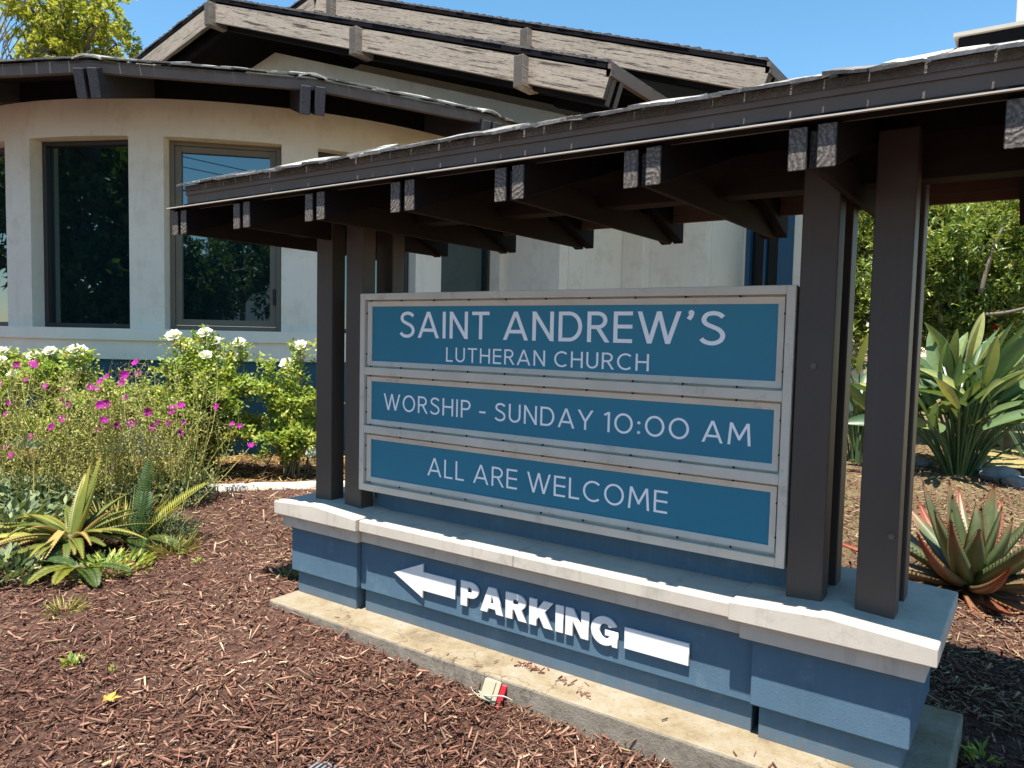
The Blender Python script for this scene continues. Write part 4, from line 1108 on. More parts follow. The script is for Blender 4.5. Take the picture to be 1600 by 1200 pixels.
def rose_bush(px0, px1, ytop, depth, seed, label, dens, cands):
    rng = np.random.default_rng(seed)
    cx = (px0 + px1) / 2; g = at_depth(cx, 700, depth); g[2] = ground_z(g[0], g[1])
    t = thing('rose_bush', tuple(g), label, 'rose bush', 'white rose bushes along the wall')
    b = MB(); tips = []; dirs = []
    w = (px1 - px0) / 2 / FPX * depth; H = at_depth(cx, ytop, depth)[2] - g[2]
    lat = np.array([cos(YAW), sin(YAW), 0]); fwd = np.array([-sin(YAW), cos(YAW), 0])
    targets = [at_depth(px, py + 6, depth + rng.uniform(-0.25, 0.2)) for px, py in cands]
    for k in range(dens): targets.append(g + lat * rng.uniform(-w, w) + fwd * rng.uniform(-0.35, 0.35) + np.array([0, 0, H * rng.uniform(0.35, 1.0) * (1 - 0.25 * rng.uniform())]))
    for e in targets:
        s0 = g + lat * rng.normal() * 0.10 + fwd * rng.normal() * 0.1
        m = (s0 + e) / 2 + lat * rng.normal() * 0.06 + np.array([0, 0, 0.12 * H]) - (e - s0) * np.array([0.25, 0.25, 0])
        pts = cat([s0, m, e], 6); b.tube(pts, np.linspace(0.010, 0.0035, len(pts)), 5)
        for q in pts[3:]:
            for j in range(4 if q[2] - g[2] > 0.3 * H else 2):
                d = rand_unit(1, rng)[0]; d[2] = abs(d[2]) * 0.6
                tw = q + d * rng.uniform(0.05, 0.16); tips.append(tw); dirs.append(d)
                b.tube([q, tw], [0.003, 0.0018], 4, False)
    b.build('canes', 'cane', t, True)
    tips = np.array(tips); dirs = np.array(dirs); per = 12
    P, D, Nn = spray(tips, dirs, per, 0.045, 0.03, 0.028, rng)
    n = len(P); tone = np.clip(np.repeat(rng.beta(2, 2, len(tips)), per) * 0.65 + rng.uniform(0, 0.35, n), 0, 1)
    crown_obj('leaves', P, D, Nn, rng.uniform(0.7, 1.25, n) * 0.053, rng.uniform(0.75, 1.2, n) * 0.036, 'rose_leaf', t, tone)
    for (px, py), e in zip(cands, targets):
        rose_flower(e + np.array([0.03, -0.03, 0.055]), rng.uniform(0.07, 0.095) * (1.25 if (px, py) == (127, 551) else 1), rng, t)
    return t
def pick(a, c): return [p for p in ROSES if a <= p[0] < c]
rose_bush(-70, 40, 560, 8.35, 51, 'white rose bush at the left edge below the dark window', 26, pick(-10, 40))
rose_bush(35, 215, 560, 8.3, 52, 'white rose bush with a large bloom below the dark tree reflecting window', 34, pick(40, 240))
rose_bush(215, 400, 535, 8.3, 53, 'fullest white rose bush with many blooms below the tan sash window', 44, pick(240, 400))
rose_bush(395, 520, 560, 8.4, 54, 'sparse white rose bush beside the left sign posts', 16, pick(400, 520))

# ---- magenta flowered shrub in front of the roses
MAG = [(75, 493), (162, 500), (5, 580), (122, 563), (210, 593), (298, 612), (40, 665), (30, 720), (285, 655), (310, 672), (407, 595), (435, 605), (460, 572), (488, 548), (557, 565), (565, 540), (617, 487), (628, 532), (575, 643), (455, 677), (483, 672), (670, 710), (783, 692), (783, 715), (823, 682), (832, 758), (825, 805), (987, 687), (1057, 765), (1085, 772), (1142, 862), (693, 780), (715, 757), (768, 762), (597, 757), (532, 772), (473, 748), (448, 782), (287, 742), (238, 778), (257, 878), (147, 820), (20, 873), (52, 908), (516, 953), (480, 980), (150, 488), (556, 578)]
MAG = [(x * 0.34375, 400 + y * 0.34375) for x, y in MAG]
def magenta(px0, px1, depth, seed, label, nst, fl):
    rng = np.random.default_rng(seed); cx = (px0 + px1) / 2
    g = at_depth(cx, 790, depth); g[2] = ground_z(g[0], g[1])
    t = thing('flowering_shrub', tuple(g), label, 'flowering shrub', 'magenta flowered shrubs')
    lat = np.array([cos(YAW), sin(YAW), 0]); fwd = np.array([-sin(YAW), cos(YAW), 0])
    b = MB(); tn = []; w = (px1 - px0) / 2 / FPX * depth
    LP = []; LD = []; ends = [at_depth(px, py, depth + rng.uniform(-0.5, 0.35)) for px, py in fl]
    nfl = len(ends)
    for k in range(nst):
        ends.append(g + lat * rng.uniform(-1, 1) * w * 1.05 + fwd * rng.uniform(-0.5, 0.5) + np.array([0, 0, rng.uniform(0.35, 1.28)]))
    for k, e in enumerate(ends):
        s0 = g + lat * np.clip((e - g) @ lat + rng.normal() * 0.12, -w, w) * 0.8 + fwd * rng.normal() * 0.2; s0[2] = ground_z(s0[0], s0[1])
        m = s0 * 0.45 + e * 0.55 + lat * rng.normal() * 0.06 + fwd * rng.normal() * 0.06
        pts = cat([s0, m, e], 4); n0 = len(b.v); b.tube(pts, np.linspace(0.0042, 0.0022, len(pts)), 4, False)
        tn += [rng.uniform(0.1, 1.0)] * (len(b.v) - n0)
        for q in pts[2:]:
            for j in range(7):
                LP.append(q + rng.normal(size=3) * 0.05); LD.append(rand_unit(1, rng)[0] + np.array([0, 0, 0.5]))
            if rng.uniform() < 0.6:
                tw = q + rand_unit(1, rng)[0] * 0.16 + np.array([0, 0, 0.08]); n0 = len(b.v); b.tube([q, tw], [0.0022, 0.0015], 4, False); tn += [rng.uniform(0, 1)] * (len(b.v) - n0)
    b.build('stems', 'straw', t, tone=tn)
    n = len(LP); rl = np.random.default_rng(seed + 1)
    crown_obj('small_leaves', np.array(LP), np.array(LD), rand_unit(n, rl), rl.uniform(0.018, 0.042, n), rl.uniform(0.008, 0.017, n), 'straw', t, rl.beta(2, 2, n))
    # grey green basal leaves
    nb = 700; ang = rl.uniform(0, 2 * pi, nb); r = rl.uniform(0, 1, nb) ** 0.7
    P = g + lat * (r * np.cos(ang) * w)[:, None] + fwd * (r * np.sin(ang) * 0.5)[:, None]; P[:, 2] = ground_z(P[:, 0], P[:, 1]) + rl.uniform(0.01, 0.22, nb)
    crown_obj('basal_leaves', P, rand_unit(nb, rl) + np.array([0, 0, 0.7]), rand_unit(nb, rl) + np.array([0, 0, 1.]), rl.uniform(0.06, 0.12, nb), rl.uniform(0.025, 0.045, nb), 'grey_leaf', t, rl.uniform(0, 1, nb))
    for e in ends[:nfl]:
        P = np.repeat(e[None], 6, 0); a = np.arange(6) * pi / 3 + rl.uniform(0, 1)
        ax = rand_unit(1, rl)[0] * 0.5 + np.array([0.55, -0.6, 0.55]); ax /= np.linalg.norm(ax)
        u = np.cross(ax, (0, 0, 1.)); u /= np.linalg.norm(u); q = np.cross(ax, u)
        D = np.cos(a)[:, None] * u + np.sin(a)[:, None] * q + ax * 0.35
        s = rl.uniform(0.032, 0.048)
        v, f = leaves(P, D, np.repeat(ax[None], 6, 0), s, s * 1.15, 0.1)
        mesh_obj('flower', v, f, 'magenta_petal', t, False, np.repeat(rl.uniform(0, 1, 6), 4))
magenta(-80, 70, 7.0, 61, 'magenta flowered shrub at the left edge above the grey ground leaves', 60, [p for p in MAG if p[0] < 60])
magenta(50, 215, 6.9, 62, 'magenta flowered shrub with the most blooms behind the spiny aloe', 95, [p for p in MAG if 60 <= p[0] < 205])
magenta(195, 330, 7.2, 63, 'magenta flowered shrub reaching over the concrete edging', 70, [p for p in MAG if p[0] >= 205])

# ---- succulents: thick tapering curved leaves
def thick_leaf(b, tn, base, d_out, L, W, lift, curl, thick, tone0, tone1, teeth=True, seg=12, chan=0.35, twist=0.0, tooth=0.012):
    d = np.array(d_out, float); d[2] = 0; d /= np.linalg.norm(d); up = np.array([0, 0, 1.0]); side = np.cross(d, up)
    i0 = len(b.v); pos = np.array(base, float); ang = lift; step = L / seg; prof = []
    for k in range(seg + 1):
        t = k / seg
        w = W * (0.72 + 0.9 * t - 0.9 * t * t) * (1 - t ** 2.2) + 0.004; 
        tang = d * cos(ang) + up * sin(ang); nrm = -d * sin(ang) + up * cos(ang)
        tw = twist * t; s2 = side * cos(tw) + nrm * sin(tw); n2 = -side * sin(tw) + nrm * cos(tw)
        th = thick * (1 - t) ** 0.8 + 0.002
        ring = [pos - s2 * w / 2 + n2 * w * chan * 0.5, pos - s2 * w * 0.25 + n2 * w * chan * 0.12, pos, pos + s2 * w * 0.25 + n2 * w * chan * 0.12, pos + s2 * w / 2 + n2 * w * chan * 0.5,
                pos + s2 * w * 0.3 - n2 * (th - w * chan * .2), pos - n2 * th, pos - s2 * w * 0.3 - n2 * (th - w * chan * .2)]
        b.v += [tuple(q) for q in ring]; tn += [tone0 + (tone1 - tone0) * t ** 2] * 8
        prof.append((pos.copy(), s2, n2, w))
        pos = pos + tang * step; ang += curl / seg
    for k in range(seg):
        for q in range(8):
            q2 = (q + 1) % 8; a = i0 + k * 8; c = a + 8
            b.f.append((a + q, c + q, c + q2, a + q2))
    b.f.append(tuple(i0 + seg * 8 + q for q in range(8)))
    if teeth:
        for k in range(1, seg):
            for h in (0, 0.5):
                p0, s2, n2, w = prof[k]; p1, _, _, w1 = prof[min(k + 1, seg)]
                p = p0 + (p1 - p0) * h; ww = w + (w1 - w) * h
                for sg in (-1, 1):
                    e = p + sg * s2 * ww / 2 + n2 * ww * chan * 0.5; dd = (p1 - p0) / (np.linalg.norm(p1 - p0) + 1e-9)
                    i = len(b.v); b.v += [tuple(e - dd * tooth * .5), tuple(e + dd * tooth * .5), tuple(e + sg * s2 * tooth + dd * tooth * .5)]
                    b.f.append((i, i + 1, i + 2)); tn += [min(1, tone1 + 0.3)] * 3
def rosette(name, label, px, py, n, specs, m, seed, cat_='aloe'):
    g = at_depth(px, py, 1.0) - CAM_POS; t_ = -(CAM_POS[2] - 0.0) / g[2]; p = CAM_POS + g * t_
    for _ in range(4): t_ = (float(ground_z(p[0], p[1])) - CAM_POS[2]) / g[2]; p = CAM_POS + g * t_
    t = thing(name, tuple(p), label, cat_)
    return t, p
# right aloe: upright grey green leaves with red tips
al, p = rosette('aloe_plant', 'large red tipped aloe rosette beside the right pier', 1512, 926, 0, None, 'aloe_right', 71)
rng = np.random.default_rng(71)
k = 0
for ring, (n, lift, L, W, c0, c1, hz) in enumerate(((5, 1.20, 0.52, 0.17, 0.0, 0.62, 0.13), (7, 0.88, 0.64, 0.18, 0.02, 0.80, 0.10), (9, 0.52, 0.76, 0.17, 0.15, 0.95, 0.08), (10, 0.20, 0.86, 0.15, 0.52, 1.05, 0.06), (11, -0.05, 0.84, 0.13, 0.68, 1.0, 0.05), (7, -0.1, 0.7, 0.10, 0.8, 0.95, 0.03))):
    for j in range(n):
        a = 2 * pi * (j + 0.37 * ring) / n + rng.uniform(-0.15, 0.15)
        b = MB(); tn = []
        base = p + np.array([cos(a), sin(a), 0]) * 0.05 + np.array([0, 0, hz])
        thick_leaf(b, tn, base, (cos(a), sin(a), 0), L * rng.uniform(0.85, 1.12), W * rng.uniform(0.85, 1.1), lift + rng.uniform(-0.12, 0.12), rng.uniform(0.1, 0.75) if ring < 4 else rng.uniform(-0.1, 0.5), 0.03, c0, c1, True, 12, 0.42, rng.uniform(-.3, .3))
        b.build('leaf', 'aloe_right', al, True, np.clip(tn, 0, 1))
# left aloe: sprawling yellowed leaves
al2, p = rosette('aloe_plant', 'sprawling yellowed aloe with toothed leaves in the left bed', 112, 872, 0, None, 'aloe_left', 72)
lat = np.array([cos(YAW), sin(YAW), 0]); fwd = np.array([-sin(YAW), cos(YAW), 0])
LEFT = [(-1.0, 0.1, 0.85, 0.10, 0.25, -0.55, 0.7, 0.9), (-0.95, -0.3, 0.75, 0.09, 0.15, -0.3, 0.6, 0.9), (-0.8, 0.5, 0.7, 0.085, 0.45, -0.8, 0.5, 0.8), (-0.6, -0.7, 0.72, 0.08, 0.35, -0.9, 0.85, 1.0), (-0.25, 0.9, 0.60, 0.085, 1.0, -0.3, 0.3, 0.8),
        (0.15, 0.4, 0.62, 0.075, 1.25, 0.1, 0.25, 0.85), (0.35, 0.2, 0.55, 0.08, 1.15, 0.2, 0.45, 0.85), (0.9, -0.1, 0.62, 0.075, 0.45, -0.9, 0.45, 0.8), (1.0, 0.5, 0.55, 0.07, 0.3, -0.4, 0.2, 0.6), (0.6, -0.8, 0.6, 0.075, 0.3, -0.7, 0.15, 0.6),
        (0.0, -1.0, 0.5, 0.075, 0.35, -0.8, 0.2, 0.7), (-0.4, -0.2, 0.5, 0.08, 0.95, -1.9, 0.05, 0.4), (-0.7, 0.2, 0.62, 0.08, 0.7, -1.2, 0.4, 0.9), (0.5, 0.8, 0.55, 0.07, 0.8, -0.5, 0.2, 0.6), (-0.2, -0.6, 0.55, 0.07, 0.05, -0.2, 0.1, 0.5), (0.25, 0.9, 0.7, 0.07, 1.15, 0.05, 0.2, 0.6)]
for k in range(34): LEFT.append((cos(k * 2.4), sin(k * 2.4), rng.uniform(.3, .55), rng.uniform(.04, .065), rng.uniform(-0.2, 0.9), rng.uniform(-1.6, -.3), rng.uniform(0, .3) if k % 3 else 0.95, rng.uniform(.2, .8) if k % 3 else 1.0))
for (u, w, L, Wd, lift, curl, c0, c1) in LEFT:
    d = lat * u + fwd * w; b = MB(); tn = []
    thick_leaf(b, tn, p + d * 0.05 + np.array([0, 0, 0.15]), d, L * 0.9, Wd * 0.95, lift, curl, 0.022, c0, c1, True, 14, 0.5, rng.uniform(-.4, .4), 0.009)
    b.build('leaf', 'aloe_left', al2, True, np.clip(tn, 0, 1))
b = MB(); tn = []   # withered leaf hanging over the mulch
thick_leaf(b, tn, at_depth(98, 830, 5.35), at_depth(30, 918, 4.9) - at_depth(98, 830, 5.35), 0.62, 0.07, -0.42, -0.45, 0.008, 0.95, 1.0, True, 14, 0.5, 0.3, 0.007)
b.build('leaf', 'aloe_left', al2, True, np.clip(tn, 0, 1), label='withered brown leaf hanging down')
b = MB(); b.tube([p - np.array([0, 0, 0.05]), p + np.array([0, 0, 0.17])], [0.045, 0.035], 10); b.build('stem', 'bark', al2, True)

# ---- cycad fronds
def frond(b, tn, base, d, L, lift, curl, lw, tone, rng, n=34):
    d = np.array(d, float); d[2] = 0; d /= np.linalg.norm(d); up = np.array([0, 0, 1.]); side = np.cross(d, up); pos = np.array(base, float); ang = lift; pts = []
    for k in range(n):
        t = k / (n - 1); tang = d * cos(ang) + up * sin(ang); nrm = -d * sin(ang) + up * cos(ang); pts.append(pos.copy())
        if t > 0.12:
            ll = lw * (sin(pi * min(1, t * 0.86 + 0.14)) ** 0.6 + 0.15)
            for sg in (-1, 1):
                D = sg * side * 0.82 + tang * 0.5 + nrm * 0.25
                v, f = leaves(pos[None], D[None], nrm[None], ll * rng.uniform(.9, 1.05), 0.017, 0.2)
                i = len(b.v); b.v += [tuple(q) for q in v]; b.f += [tuple(i + q) for q in f]; tn += [np.clip(tone + rng.uniform(-.12, .12), 0, 1)] * 4
        pos = pos + tang * L / n; ang += curl / n
    n0 = len(b.v); b.tube(pts, np.linspace(0.006, 0.002, n), 4, False); tn += [tone] * (len(b.v) - n0)
def cycad(px, py, label, fr, seed):
    t, p = rosette('cycad_plant', label, px, py, 0, None, None, seed, 'cycad'); rng = np.random.default_rng(seed)
    for (u, w, L, lift, curl, lw, tone) in fr:
        b = MB(); tn = []; frond(b, tn, p + np.array([0, 0, 0.06]), lat * u + fwd * w, L, lift, curl, lw, tone, rng); b.build('frond', 'palm_leaf', t, tone=tn)
    b = MB(); b.tube([p - np.array([0, 0, 0.05]), p + np.array([0, 0, 0.09])], [0.05, 0.04], 9); b.build('stem', 'bark', t, True)
    return t
cycad(212, 858, 'small cycad with one bright yellow frond right of the aloe', [(0.75, 0.5, 0.66, 0.75, -0.2, 0.125, 0.95), (1.0, -0.35, 0.5, 0.35, -0.9, 0.085, 0.55), (0.1, 0.8, 0.66, 1.25, 0.0, 0.085, 0.35), (-0.6, -0.4, 0.42, 0.7, -1.2, 0.10, 0.25), (0.5, -0.9, 0.42, 0.4, -0.9, 0.08, 0.4), (0.2, 0.5, 0.6, 1.4, -0.1, 0.07, 0.3), (-0.2, 0.9, 0.5, 0.9, -0.5, 0.09, 0.2)], 81)
cycad(125, 905, 'low shaded cycad with browned fronds under the aloe', [(-0.5, -0.8, 0.34, 0.5, -1.1, 0.07, 0.8), (0.6, -0.6, 0.36, 0.4, -1.0, 0.07, 0.5), (0.9, -0.2, 0.4, 0.35, -0.6, 0.07, 0.45), (0.0, -1.0, 0.3, 0.6, -1.3, 0.06, 0.85), (-0.9, 0.1, 0.36, 0.5, -0.9, 0.07, 0.3)], 82)

# ---- grey green ground leaves at the left edge and beside the cycad
def leaf_clump(name, label, cat_, px, py, rad, n, L, W, m, seed, h=0.2, group=None):
    t, p = rosette(name, label, px, py, 0, None, None, seed, cat_); r = np.random.default_rng(seed)
    a = r.uniform(0, 2 * pi, n); q = r.uniform(0, 1, n) ** 0.6
    P = np.stack([p[0] + np.cos(a) * q * rad, p[1] + np.sin(a) * q * rad, np.zeros(n)], 1); P[:, 2] = ground_z(P[:, 0], P[:, 1]) + r.uniform(0.0, h, n) * (1 - 0.5 * q)
    D = np.stack([np.cos(a), np.sin(a), r.uniform(0.3, 1.6, n)], 1) + rand_unit(n, r) * 0.5
    crown_obj('leaves', P, D, rand_unit(n, r) * .6 + np.array([0, 0, 1.]), r.uniform(0.6, 1.2, n) * L, r.uniform(0.7, 1.2, n) * W, m, t, r.beta(2, 2, n), 0.2, 0.12)
    if group: t['group'] = group
    return t
leaf_clump('ground_cover', 'grey green broad leaved clump at the left edge under the aloe', 'ground cover', 18, 850, 0.42, 420, 0.13, 0.055, 'grey_leaf', 91, 0.34)
leaf_clump('ground_cover', 'grey green leafy clump behind the left aloe', 'ground cover', 45, 800, 0.5, 420, 0.11, 0.05, 'grey_leaf', 92, 0.3)
leaf_clump('ground_cover', 'bluish narrow leaved clump right of the small cycad', 'ground cover', 252, 845, 0.24, 420, 0.10, 0.014, 'grey_leaf', 93, 0.2)
leaf_clump('grass_tuft', 'thin yellowish grass tuft in front of the aloe', 'grass tuft', 100, 960, 0.09, 60, 0.11, 0.006, 'straw', 94, 0.02)
leaf_clump('grass_tuft', 'tall yellow green grass tuft between the aloe and the flowering shrubs', 'grass tuft', 185, 838, 0.22, 260, 0.34, 0.009, 'straw', 191, 0.08)
leaf_clump('grass_tuft', 'low dry grass tuft under the yellow cycad frond', 'grass tuft', 268, 868, 0.14, 120, 0.16, 0.007, 'straw', 192, 0.05)
leaf_clump('ground_cover', 'dark small leaved clump in the shade right of the aloe', 'ground cover', 172, 895, 0.26, 300, 0.07, 0.022, 'rose_leaf', 193, 0.12)
leaf_clump('ground_cover', 'low leafy clump at the left edge in front of the aloe', 'ground cover', 12, 905, 0.28, 260, 0.11, 0.05, 'grey_leaf', 194, 0.16)
leaf_clump('weed', 'small green weed in the mulch near the left edge', 'weed', 112, 1040, 0.035, 26, 0.05, 0.02, 'rose_leaf', 95, 0.03)
leaf_clump('weed', 'tiny green sprout right of the bigger weed', 'weed', 178, 1047, 0.015, 8, 0.025, 0.013, 'rose_leaf', 96, 0.015)
leaf_clump('weed', 'small green sprout in the mulch right of the cycad', 'weed', 310, 880, 0.03, 16, 0.045, 0.02, 'rose_leaf', 97, 0.02)
leaf_clump('grass_tuft', 'dry grass tuft at the left foot of the sign base', 'grass tuft', 449, 902, 0.05, 40, 0.09, 0.006, 'straw', 98, 0.02)
leaf_clump('weed', 'pale budding weed at the bottom right corner', 'weed', 1535, 1195, 0.05, 30, 0.07, 0.015, 'rose_leaf', 99, 0.08)

# ---- bird of paradise clumps
def strelitzia(px, py, n, H, spread, seed, label):
    t, p = rosette('bird_of_paradise', label, px, py, 0, None, None, seed, 'bird of paradise'); rng = np.random.default_rng(seed)
    t['group'] = 'bird of paradise clumps'
    for k in range(n):
        a = rng.uniform(0, 2 * pi); out = rng.uniform(0.05, 1.0); h = H * rng.uniform(0.55, 1.0) * (1 - 0.25 * out)
        d = np.array([cos(a), sin(a), 0]); s0 = p + d * 0.16 * out; e = p + d * spread * out + np.array([0, 0, h * rng.uniform(0.45, 0.68)])
        b = MB(); tn = []
        pts = cat([s0, (s0 + e) / 2 - d * 0.06, e], 5); b.tube(pts, np.linspace(0.014, 0.009, len(pts)), 5, False); tn += [0.55] * len(b.v)
        tang = pts[-1] - pts[-3]; tang /= np.linalg.norm(tang); lift = math.asin(np.clip(tang[2], -1, 1))
        L = H * rng.uniform(0.24, 0.40); W = L * rng.uniform(0.18, 0.27)
        yaw = a + rng.uniform(-1.5, 1.5); dd = np.array([cos(yaw), sin(yaw), 0.]); up = np.array([0, 0, 1.]); side = np.cross(dd, up)
        roll = rng.uniform(-1.2, 1.2); pos = e.copy(); ang = lift - abs(rng.normal()) * 0.42; seg = 8; i0 = len(b.v); tone = rng.beta(1.2, 1.5) * 0.9 + (0.12 if rng.uniform() < 0.1 else 0)
        for j in range(seg + 1):
            u = j / seg; w = W * (sin(pi * min(1, 0.08 + u * 0.92)) ** 0.75) + 0.002
            tg = dd * cos(ang) + up * sin(ang); nr = -dd * sin(ang) + up * cos(ang); s2 = side * cos(roll) + nr * sin(roll); n2 = -side * sin(roll) + nr * cos(roll)
            b.v += [tuple(pos - s2 * w / 2 + n2 * w * 0.22), tuple(pos), tuple(pos + s2 * w / 2 + n2 * w * 0.22)]
            tn += [np.clip(tone + .08, 0, 1), np.clip(tone + 0.3, 0, 1), np.clip(tone + .08, 0, 1)]
            pos = pos + tg * L / seg; ang -= rng.uniform(0.0, 0.7) / seg
        for j in range(seg):
            for q in (0, 1): b.f.append((i0 + j * 3 + q, i0 + j * 3 + q + 1, i0 + j * 3 + q + 4, i0 + j * 3 + q + 3))
        b.build('leaf', 'strel_leaf', t, True, tn)
strelitzia(1497, 742, 135, 2.25, 0.75, 101, 'bird of paradise clump with broad upright leaves right of the sign')
strelitzia(1340, 722, 45, 1.95, 0.5, 102, 'bird of paradise clump seen through the gap between the right posts')
strelitzia(1620, 720, 34, 2.1, 0.7, 103, 'bird of paradise clump cut by the right edge of the picture')

# ================================================================== SMALL THINGS
def on_ground(px, py):
    g = ray(px, py); p = CAM_POS + g * (-CAM_POS[2] / g[2])
    for _ in range(5): p = CAM_POS + g * ((float(ground_z(p[0], p[1])) - CAM_POS[2]) / g[2])
    return p
# junction box lying against the footing
p = on_ground(770, 1098)
jb = thing('junction_box', tuple(p), 'small cream plastic box with red clip and wire lying in the mulch', 'box')
R = Matrix.Rotation(radians(28), 4, 'Z') @ Matrix.Rotation(radians(-24), 4, 'X') @ Matrix.Rotation(radians(14), 4, 'Y')
def tilted(name, a, c, m, bv=0.003):
    b = MB(); b.box(a, c); o = b.build(name, m, None, bevel=bv); o.parent = jb; o.matrix_local = Matrix.Translation((0, 0, 0.055)) @ R; return o
tilted('case', (-0.045, -0.028, -0.05), (0.030, 0.030, 0.05), 'cream_plastic'); tilted('lid', (-0.049, -0.036, -0.045), (0.006, -0.029, 0.046), 'cream_plastic')
tilted('clip', (0.032, -0.02, -0.045), (0.058, 0.022, 0.042), 'red_plastic'); tilted('clip', (0.036, -0.026, -0.085), (0.052, -0.012, -0.046), 'red_plastic', 0.002)
b = MB(); b.tube(cat([p + np.array(q) for q in ((-0.06, -0.03, 0.05), (0.0, -0.055, 0.055), (0.07, -0.02, 0.06), (0.10, 0.02, 0.03))], 5), 0.0035, 6); b.build('wire', 'wire', jb, True)
b = MB(); b.tube(cat([p + np.array(q) for q in ((-0.05, -0.03, 0.02), (-0.14, 0.02, 0.015), (-0.22, 0.08, 0.03), (-0.30, 0.05, 0.012))], 5), 0.0025, 5); b.build('wire', 'wire', jb, True)
# grey slotted drain piece, bottom edge
p = on_ground(508, 1207); dp = thing('drain_grate', tuple(p), 'grey slotted plastic drain piece at the bottom edge', 'drain')
b = MB(); R2 = Matrix.Rotation(radians(8), 3, 'Z')
def dbox(a, c):
    i = len(b.v); b.box(a, c); b.v[i:] = [tuple(np.array(p) + np.array(R2 @ Vector(q))) for q in b.v[i:]]
dbox((-0.05, 0.01, 0.0), (0.14, 0.02, 0.03)); dbox((-0.05, -0.07, 0.0), (0.14, -0.06, 0.03)); dbox((-0.05, -0.0595, 0.0), (0.14, 0.0095, 0.006))
b.build('tray', 'grey_plastic', dp)
for k in range(9):
    b = MB(); dbox((-0.045 + k * 0.021, -0.059, 0.016), (-0.036 + k * 0.021, 0.009, 0.028)); b.build('slat', 'grey_plastic', dp)
# fallen yellow leaf
p = on_ground(170, 1103); rng = np.random.default_rng(7)
P = np.repeat((p + np.array([0, 0, 0.025]))[None], 5, 0); D = np.array([[-1, .1, .15], [-.5, .8, .25], [.4, .9, .1], [.9, -.1, .2], [.2, -.9, .25]])
v, f = leaves(P, D, np.repeat([[0, 0, 1.]], 5, 0), np.array([.05, .06, .055, .05, .035]), np.array([.032] * 5), 0.3)
props(mesh_obj('fallen_leaf', v, f, 'dry_leaf', None, False, np.repeat(rng.uniform(0, 1, 5), 4)), 'crumpled yellow fallen leaf on the mulch', 'leaf')
# stones by the bird of paradise
def stone(px, py, r, label, sx=1.3):
    p = on_ground(px, py); bm = bmesh.new(); bmesh.ops.create_icosphere(bm, subdivisions=2, radius=r); rg = random.Random(px)
    for v_ in bm.verts: v_.co *= 1 + rg.uniform(-0.18, 0.18); v_.co.x *= sx; v_.co.z *= 0.75
    me = bpy.data.meshes.new('stone'); bm.to_mesh(me); bm.free(); me.materials.append(MT['stone'])
    o = bpy.data.objects.new('stone', me); COL.objects.link(o); o.location = (p[0], p[1], p[2] + r * 0.45); o.rotation_euler = (0, 0, rg.uniform(0, 3))
    props(o, label, 'stone', 'stones round the planting')
stone(1562, 752, 0.16, 'grey angular stone right of the bird of paradise')
stone(1512, 738, 0.10, 'pale flat stone at the foot of the bird of paradise', 1.9)
stone(1440, 730, 0.11, 'brownish stone left of the bird of paradise', 1.5)
stone(1590, 762, 0.12, 'dark stone at the right edge by the lawn')

# ================================================================== MULCH
def chips(name, label, n, dmin, dmax, a0, a1, sizes, tone_fn, seed, keep=None, m='chip', cat_='mulch', flat=0.35):
    r = np.random.default_rng(seed)
    a = r.uniform(a0, a1, n); d = dmin * (dmax / dmin) ** r.uniform(0, 1, n)
    # angle from straight ahead, to the left positive
    th = YAW + a
    X = CAM_POS[0] - np.sin(th) * d; Y = CAM_POS[1] + np.cos(th) * d
    ok = ~((X > -0.47) & (X < 3.05) & (Y > -0.28) & (Y < 0.68))
    rr = np.hypot(X - CC[0], Y - CC[1]); ok &= rr > RW + 0.02
    if keep is not None: ok &= keep(X, Y, d)
    X, Y, d = X[ok], Y[ok], d[ok]; n = len(X)
    L = np.exp(r.normal(np.log(sizes[0]), 0.65, n)).clip(0.008, 0.12) * (0.75 + 0.055 * d); W = (r.uniform(0.14, 0.52, n) * L).clip(0.003, 0.019) * (0.85 + 0.04 * d); T_ = W * r.uniform(0.2, 0.55, n)
    yaw = r.uniform(0, 2 * pi, n); pit = r.normal(0, flat, n); rol = r.normal(0, 0.6, n)
    x = np.stack([np.cos(yaw) * np.cos(pit), np.sin(yaw) * np.cos(pit), np.sin(pit)], 1)
    y0 = np.stack([-np.sin(yaw), np.cos(yaw), np.zeros(n)], 1); z0 = np.cross(x, y0)
    y = y0 * np.cos(rol)[:, None] + z0 * np.sin(rol)[:, None]; z = np.cross(x, y)
    c = np.stack([X, Y, ground_z(X, Y) + r.uniform(0.0, 0.026, n) + np.abs(np.sin(pit)) * L * 0.3], 1)
    s0 = r.uniform(0.35, 1.0, n)[:, None]; s1 = r.uniform(0.15, 0.9, n)[:, None]
    L = L[:, None]; W = W[:, None]; T_ = T_[:, None]; bend = (r.normal(0, 0.08, n))[:, None]
    e0 = c - x * L / 2; e1 = c + x * L / 2 + y * L * bend
    v = np.stack([e0 - y * W / 2 * s0, e0 + y * W / 2 * s0, e0 + z * T_ * s0, e1 - y * W / 2 * s1, e1 + y * W / 2 * s1, e1 + z * T_ * s1], 1).reshape(-1, 3)
    bI = np.arange(n)[:, None] * 6
    tri = np.concatenate([bI + np.array([q]) for q in ((0, 1, 4), (0, 4, 3), (1, 2, 5), (1, 5, 4), (2, 0, 3), (2, 3, 5), (0, 2, 1), (3, 4, 5))], 0)
    tone = np.clip(tone_fn(r, n) + 0.13 * np.sin(1.9 * X + 1.1 * np.sin(1.3 * Y)) * np.sin(2.3 * Y + 0.7 * X) + 0.06 * np.sin(5.1 * X + 2) * np.sin(4.3 * Y), 0, 1)
    o = mesh_obj(name, v, tri, m, None, False, np.repeat(tone, 6))
    props(o, label, cat_, None, 'stuff')
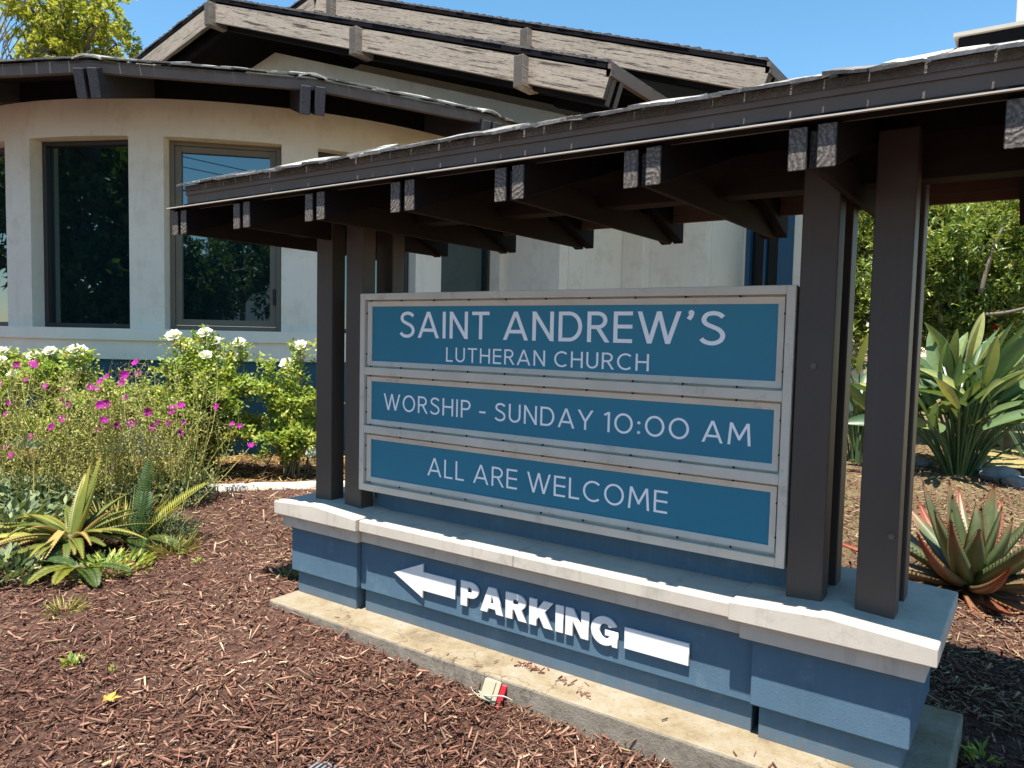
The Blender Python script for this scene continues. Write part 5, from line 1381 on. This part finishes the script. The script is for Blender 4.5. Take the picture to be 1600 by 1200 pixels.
mt = lambda r, n: np.where(r.uniform(0, 1, n) < 0.035, r.uniform(0.92, 1.0, n), np.clip(r.beta(2.0, 2.2, n) * 0.92, 0, 1))
chips('mulch', 'reddish brown shredded bark mulch round the sign', 150000, 1.9, 13.0, radians(-45), radians(45), (0.021,), mt, 201, lambda X, Y, d: ~((np.hypot(X - CC[0], Y - CC[1]) < RW + 1.75) & (Y > 1.0) & (RNG.uniform(0, 1, len(X)) < 0.8)))
chips('mulch_fines', 'fine crumbs and shreds between the larger mulch chips', 62000, 1.9, 8.0, radians(-45), radians(45), (0.010,), lambda r, n: r.beta(2, 2, n), 206, None, 'chip', 'mulch', 0.3)
chips('dry_twigs', 'pale dry twigs and splinters strewn over the mulch', 420, 2.0, 8.0, radians(-46), radians(46), (0.075,), lambda r, n: r.beta(2.5, 1.6, n), 204, None, 'ground_straw', 'twigs', 0.1)
chips('mulch_flakes', 'broad dark bark flakes lying on the mulch', 900, 2.0, 8.0, radians(-46), radians(46), (0.05,), lambda r, n: r.beta(1.5, 2.5, n), 205, None, 'chip', 'mulch', 0.25)
straw_area = lambda X, Y, d: ((Y > 0.9) & (X > -1.6) | (X < -0.55) & (X > -3.6) & (Y > 0.35) & (RNG.uniform(0, 1, len(X)) < 0.3)) & (np.sin(X * 2.3 + 1.0) + np.sin(Y * 1.7) > -0.7)
chips('dry_straw', 'pale dry straw scattered over the ground behind the sign', 45000, 3.5, 14.0, radians(-48), radians(46), (0.026,), lambda r, n: r.beta(2.2, 1.6, n), 202, straw_area, 'ground_straw', 'straw', 0.2)
bed = lambda X, Y, d: (np.hypot(X - CC[0], Y - CC[1]) < RW + 1.8) & (Y > 0.6)
chips('dry_needles', 'tan dry needles covering the rose bed by the wall', 30000, 6.0, 12.0, radians(-10), radians(40), (0.04,), lambda r, n: r.beta(2, 2, n) * 0.9, 203, bed, 'needles', 'needles', 0.2)

def scatter_on_footing():
    r = np.random.default_rng(9); b = MB(); tn = []
    spots = [(1.32, -0.10, 0.07, 26), (1.52, -0.13, 0.05, 10), (1.62, -0.20, 0.04, 6), (0.6, -0.2, 0.3, 8), (2.3, -0.2, 0.4, 8)]
    for (x, y, sp, n) in spots:
        for k in range(n):
            c = np.array([x + r.normal() * sp, min(-0.06, max(-0.26, y + r.normal() * sp * 0.3)), -0.688 + ZO + r.uniform(0.0, 0.008)]); a = r.uniform(0, 2 * pi); L = r.uniform(0.015, 0.05); w = r.uniform(0.003, 0.009)
            d = np.array([cos(a), sin(a), 0]); q = np.array([-d[1], d[0], 0])
            if c[1] + abs(d[1]) * L / 2 > -0.052: continue
            i = len(b.v)
            b.hexa([c - d * L / 2 - q * w / 2, c + d * L / 2 - q * w * .3, c + d * L / 2 + q * w * .3, c - d * L / 2 + q * w / 2] + [c - d * L / 2 - q * w / 2 + np.array([0, 0, .004]), c + d * L / 2 - q * w * .3 + np.array([0, 0, .004]), c + d * L / 2 + q * w * .3 + np.array([0, 0, .004]), c - d * L / 2 + q * w / 2 + np.array([0, 0, .004])])
            tn += [r.beta(2, 2)] * 8
    props(b.build('mulch_scraps', 'chip', tone=tn), 'few mulch scraps lying on the concrete footing', 'mulch', None, 'stuff')
scatter_on_footing()
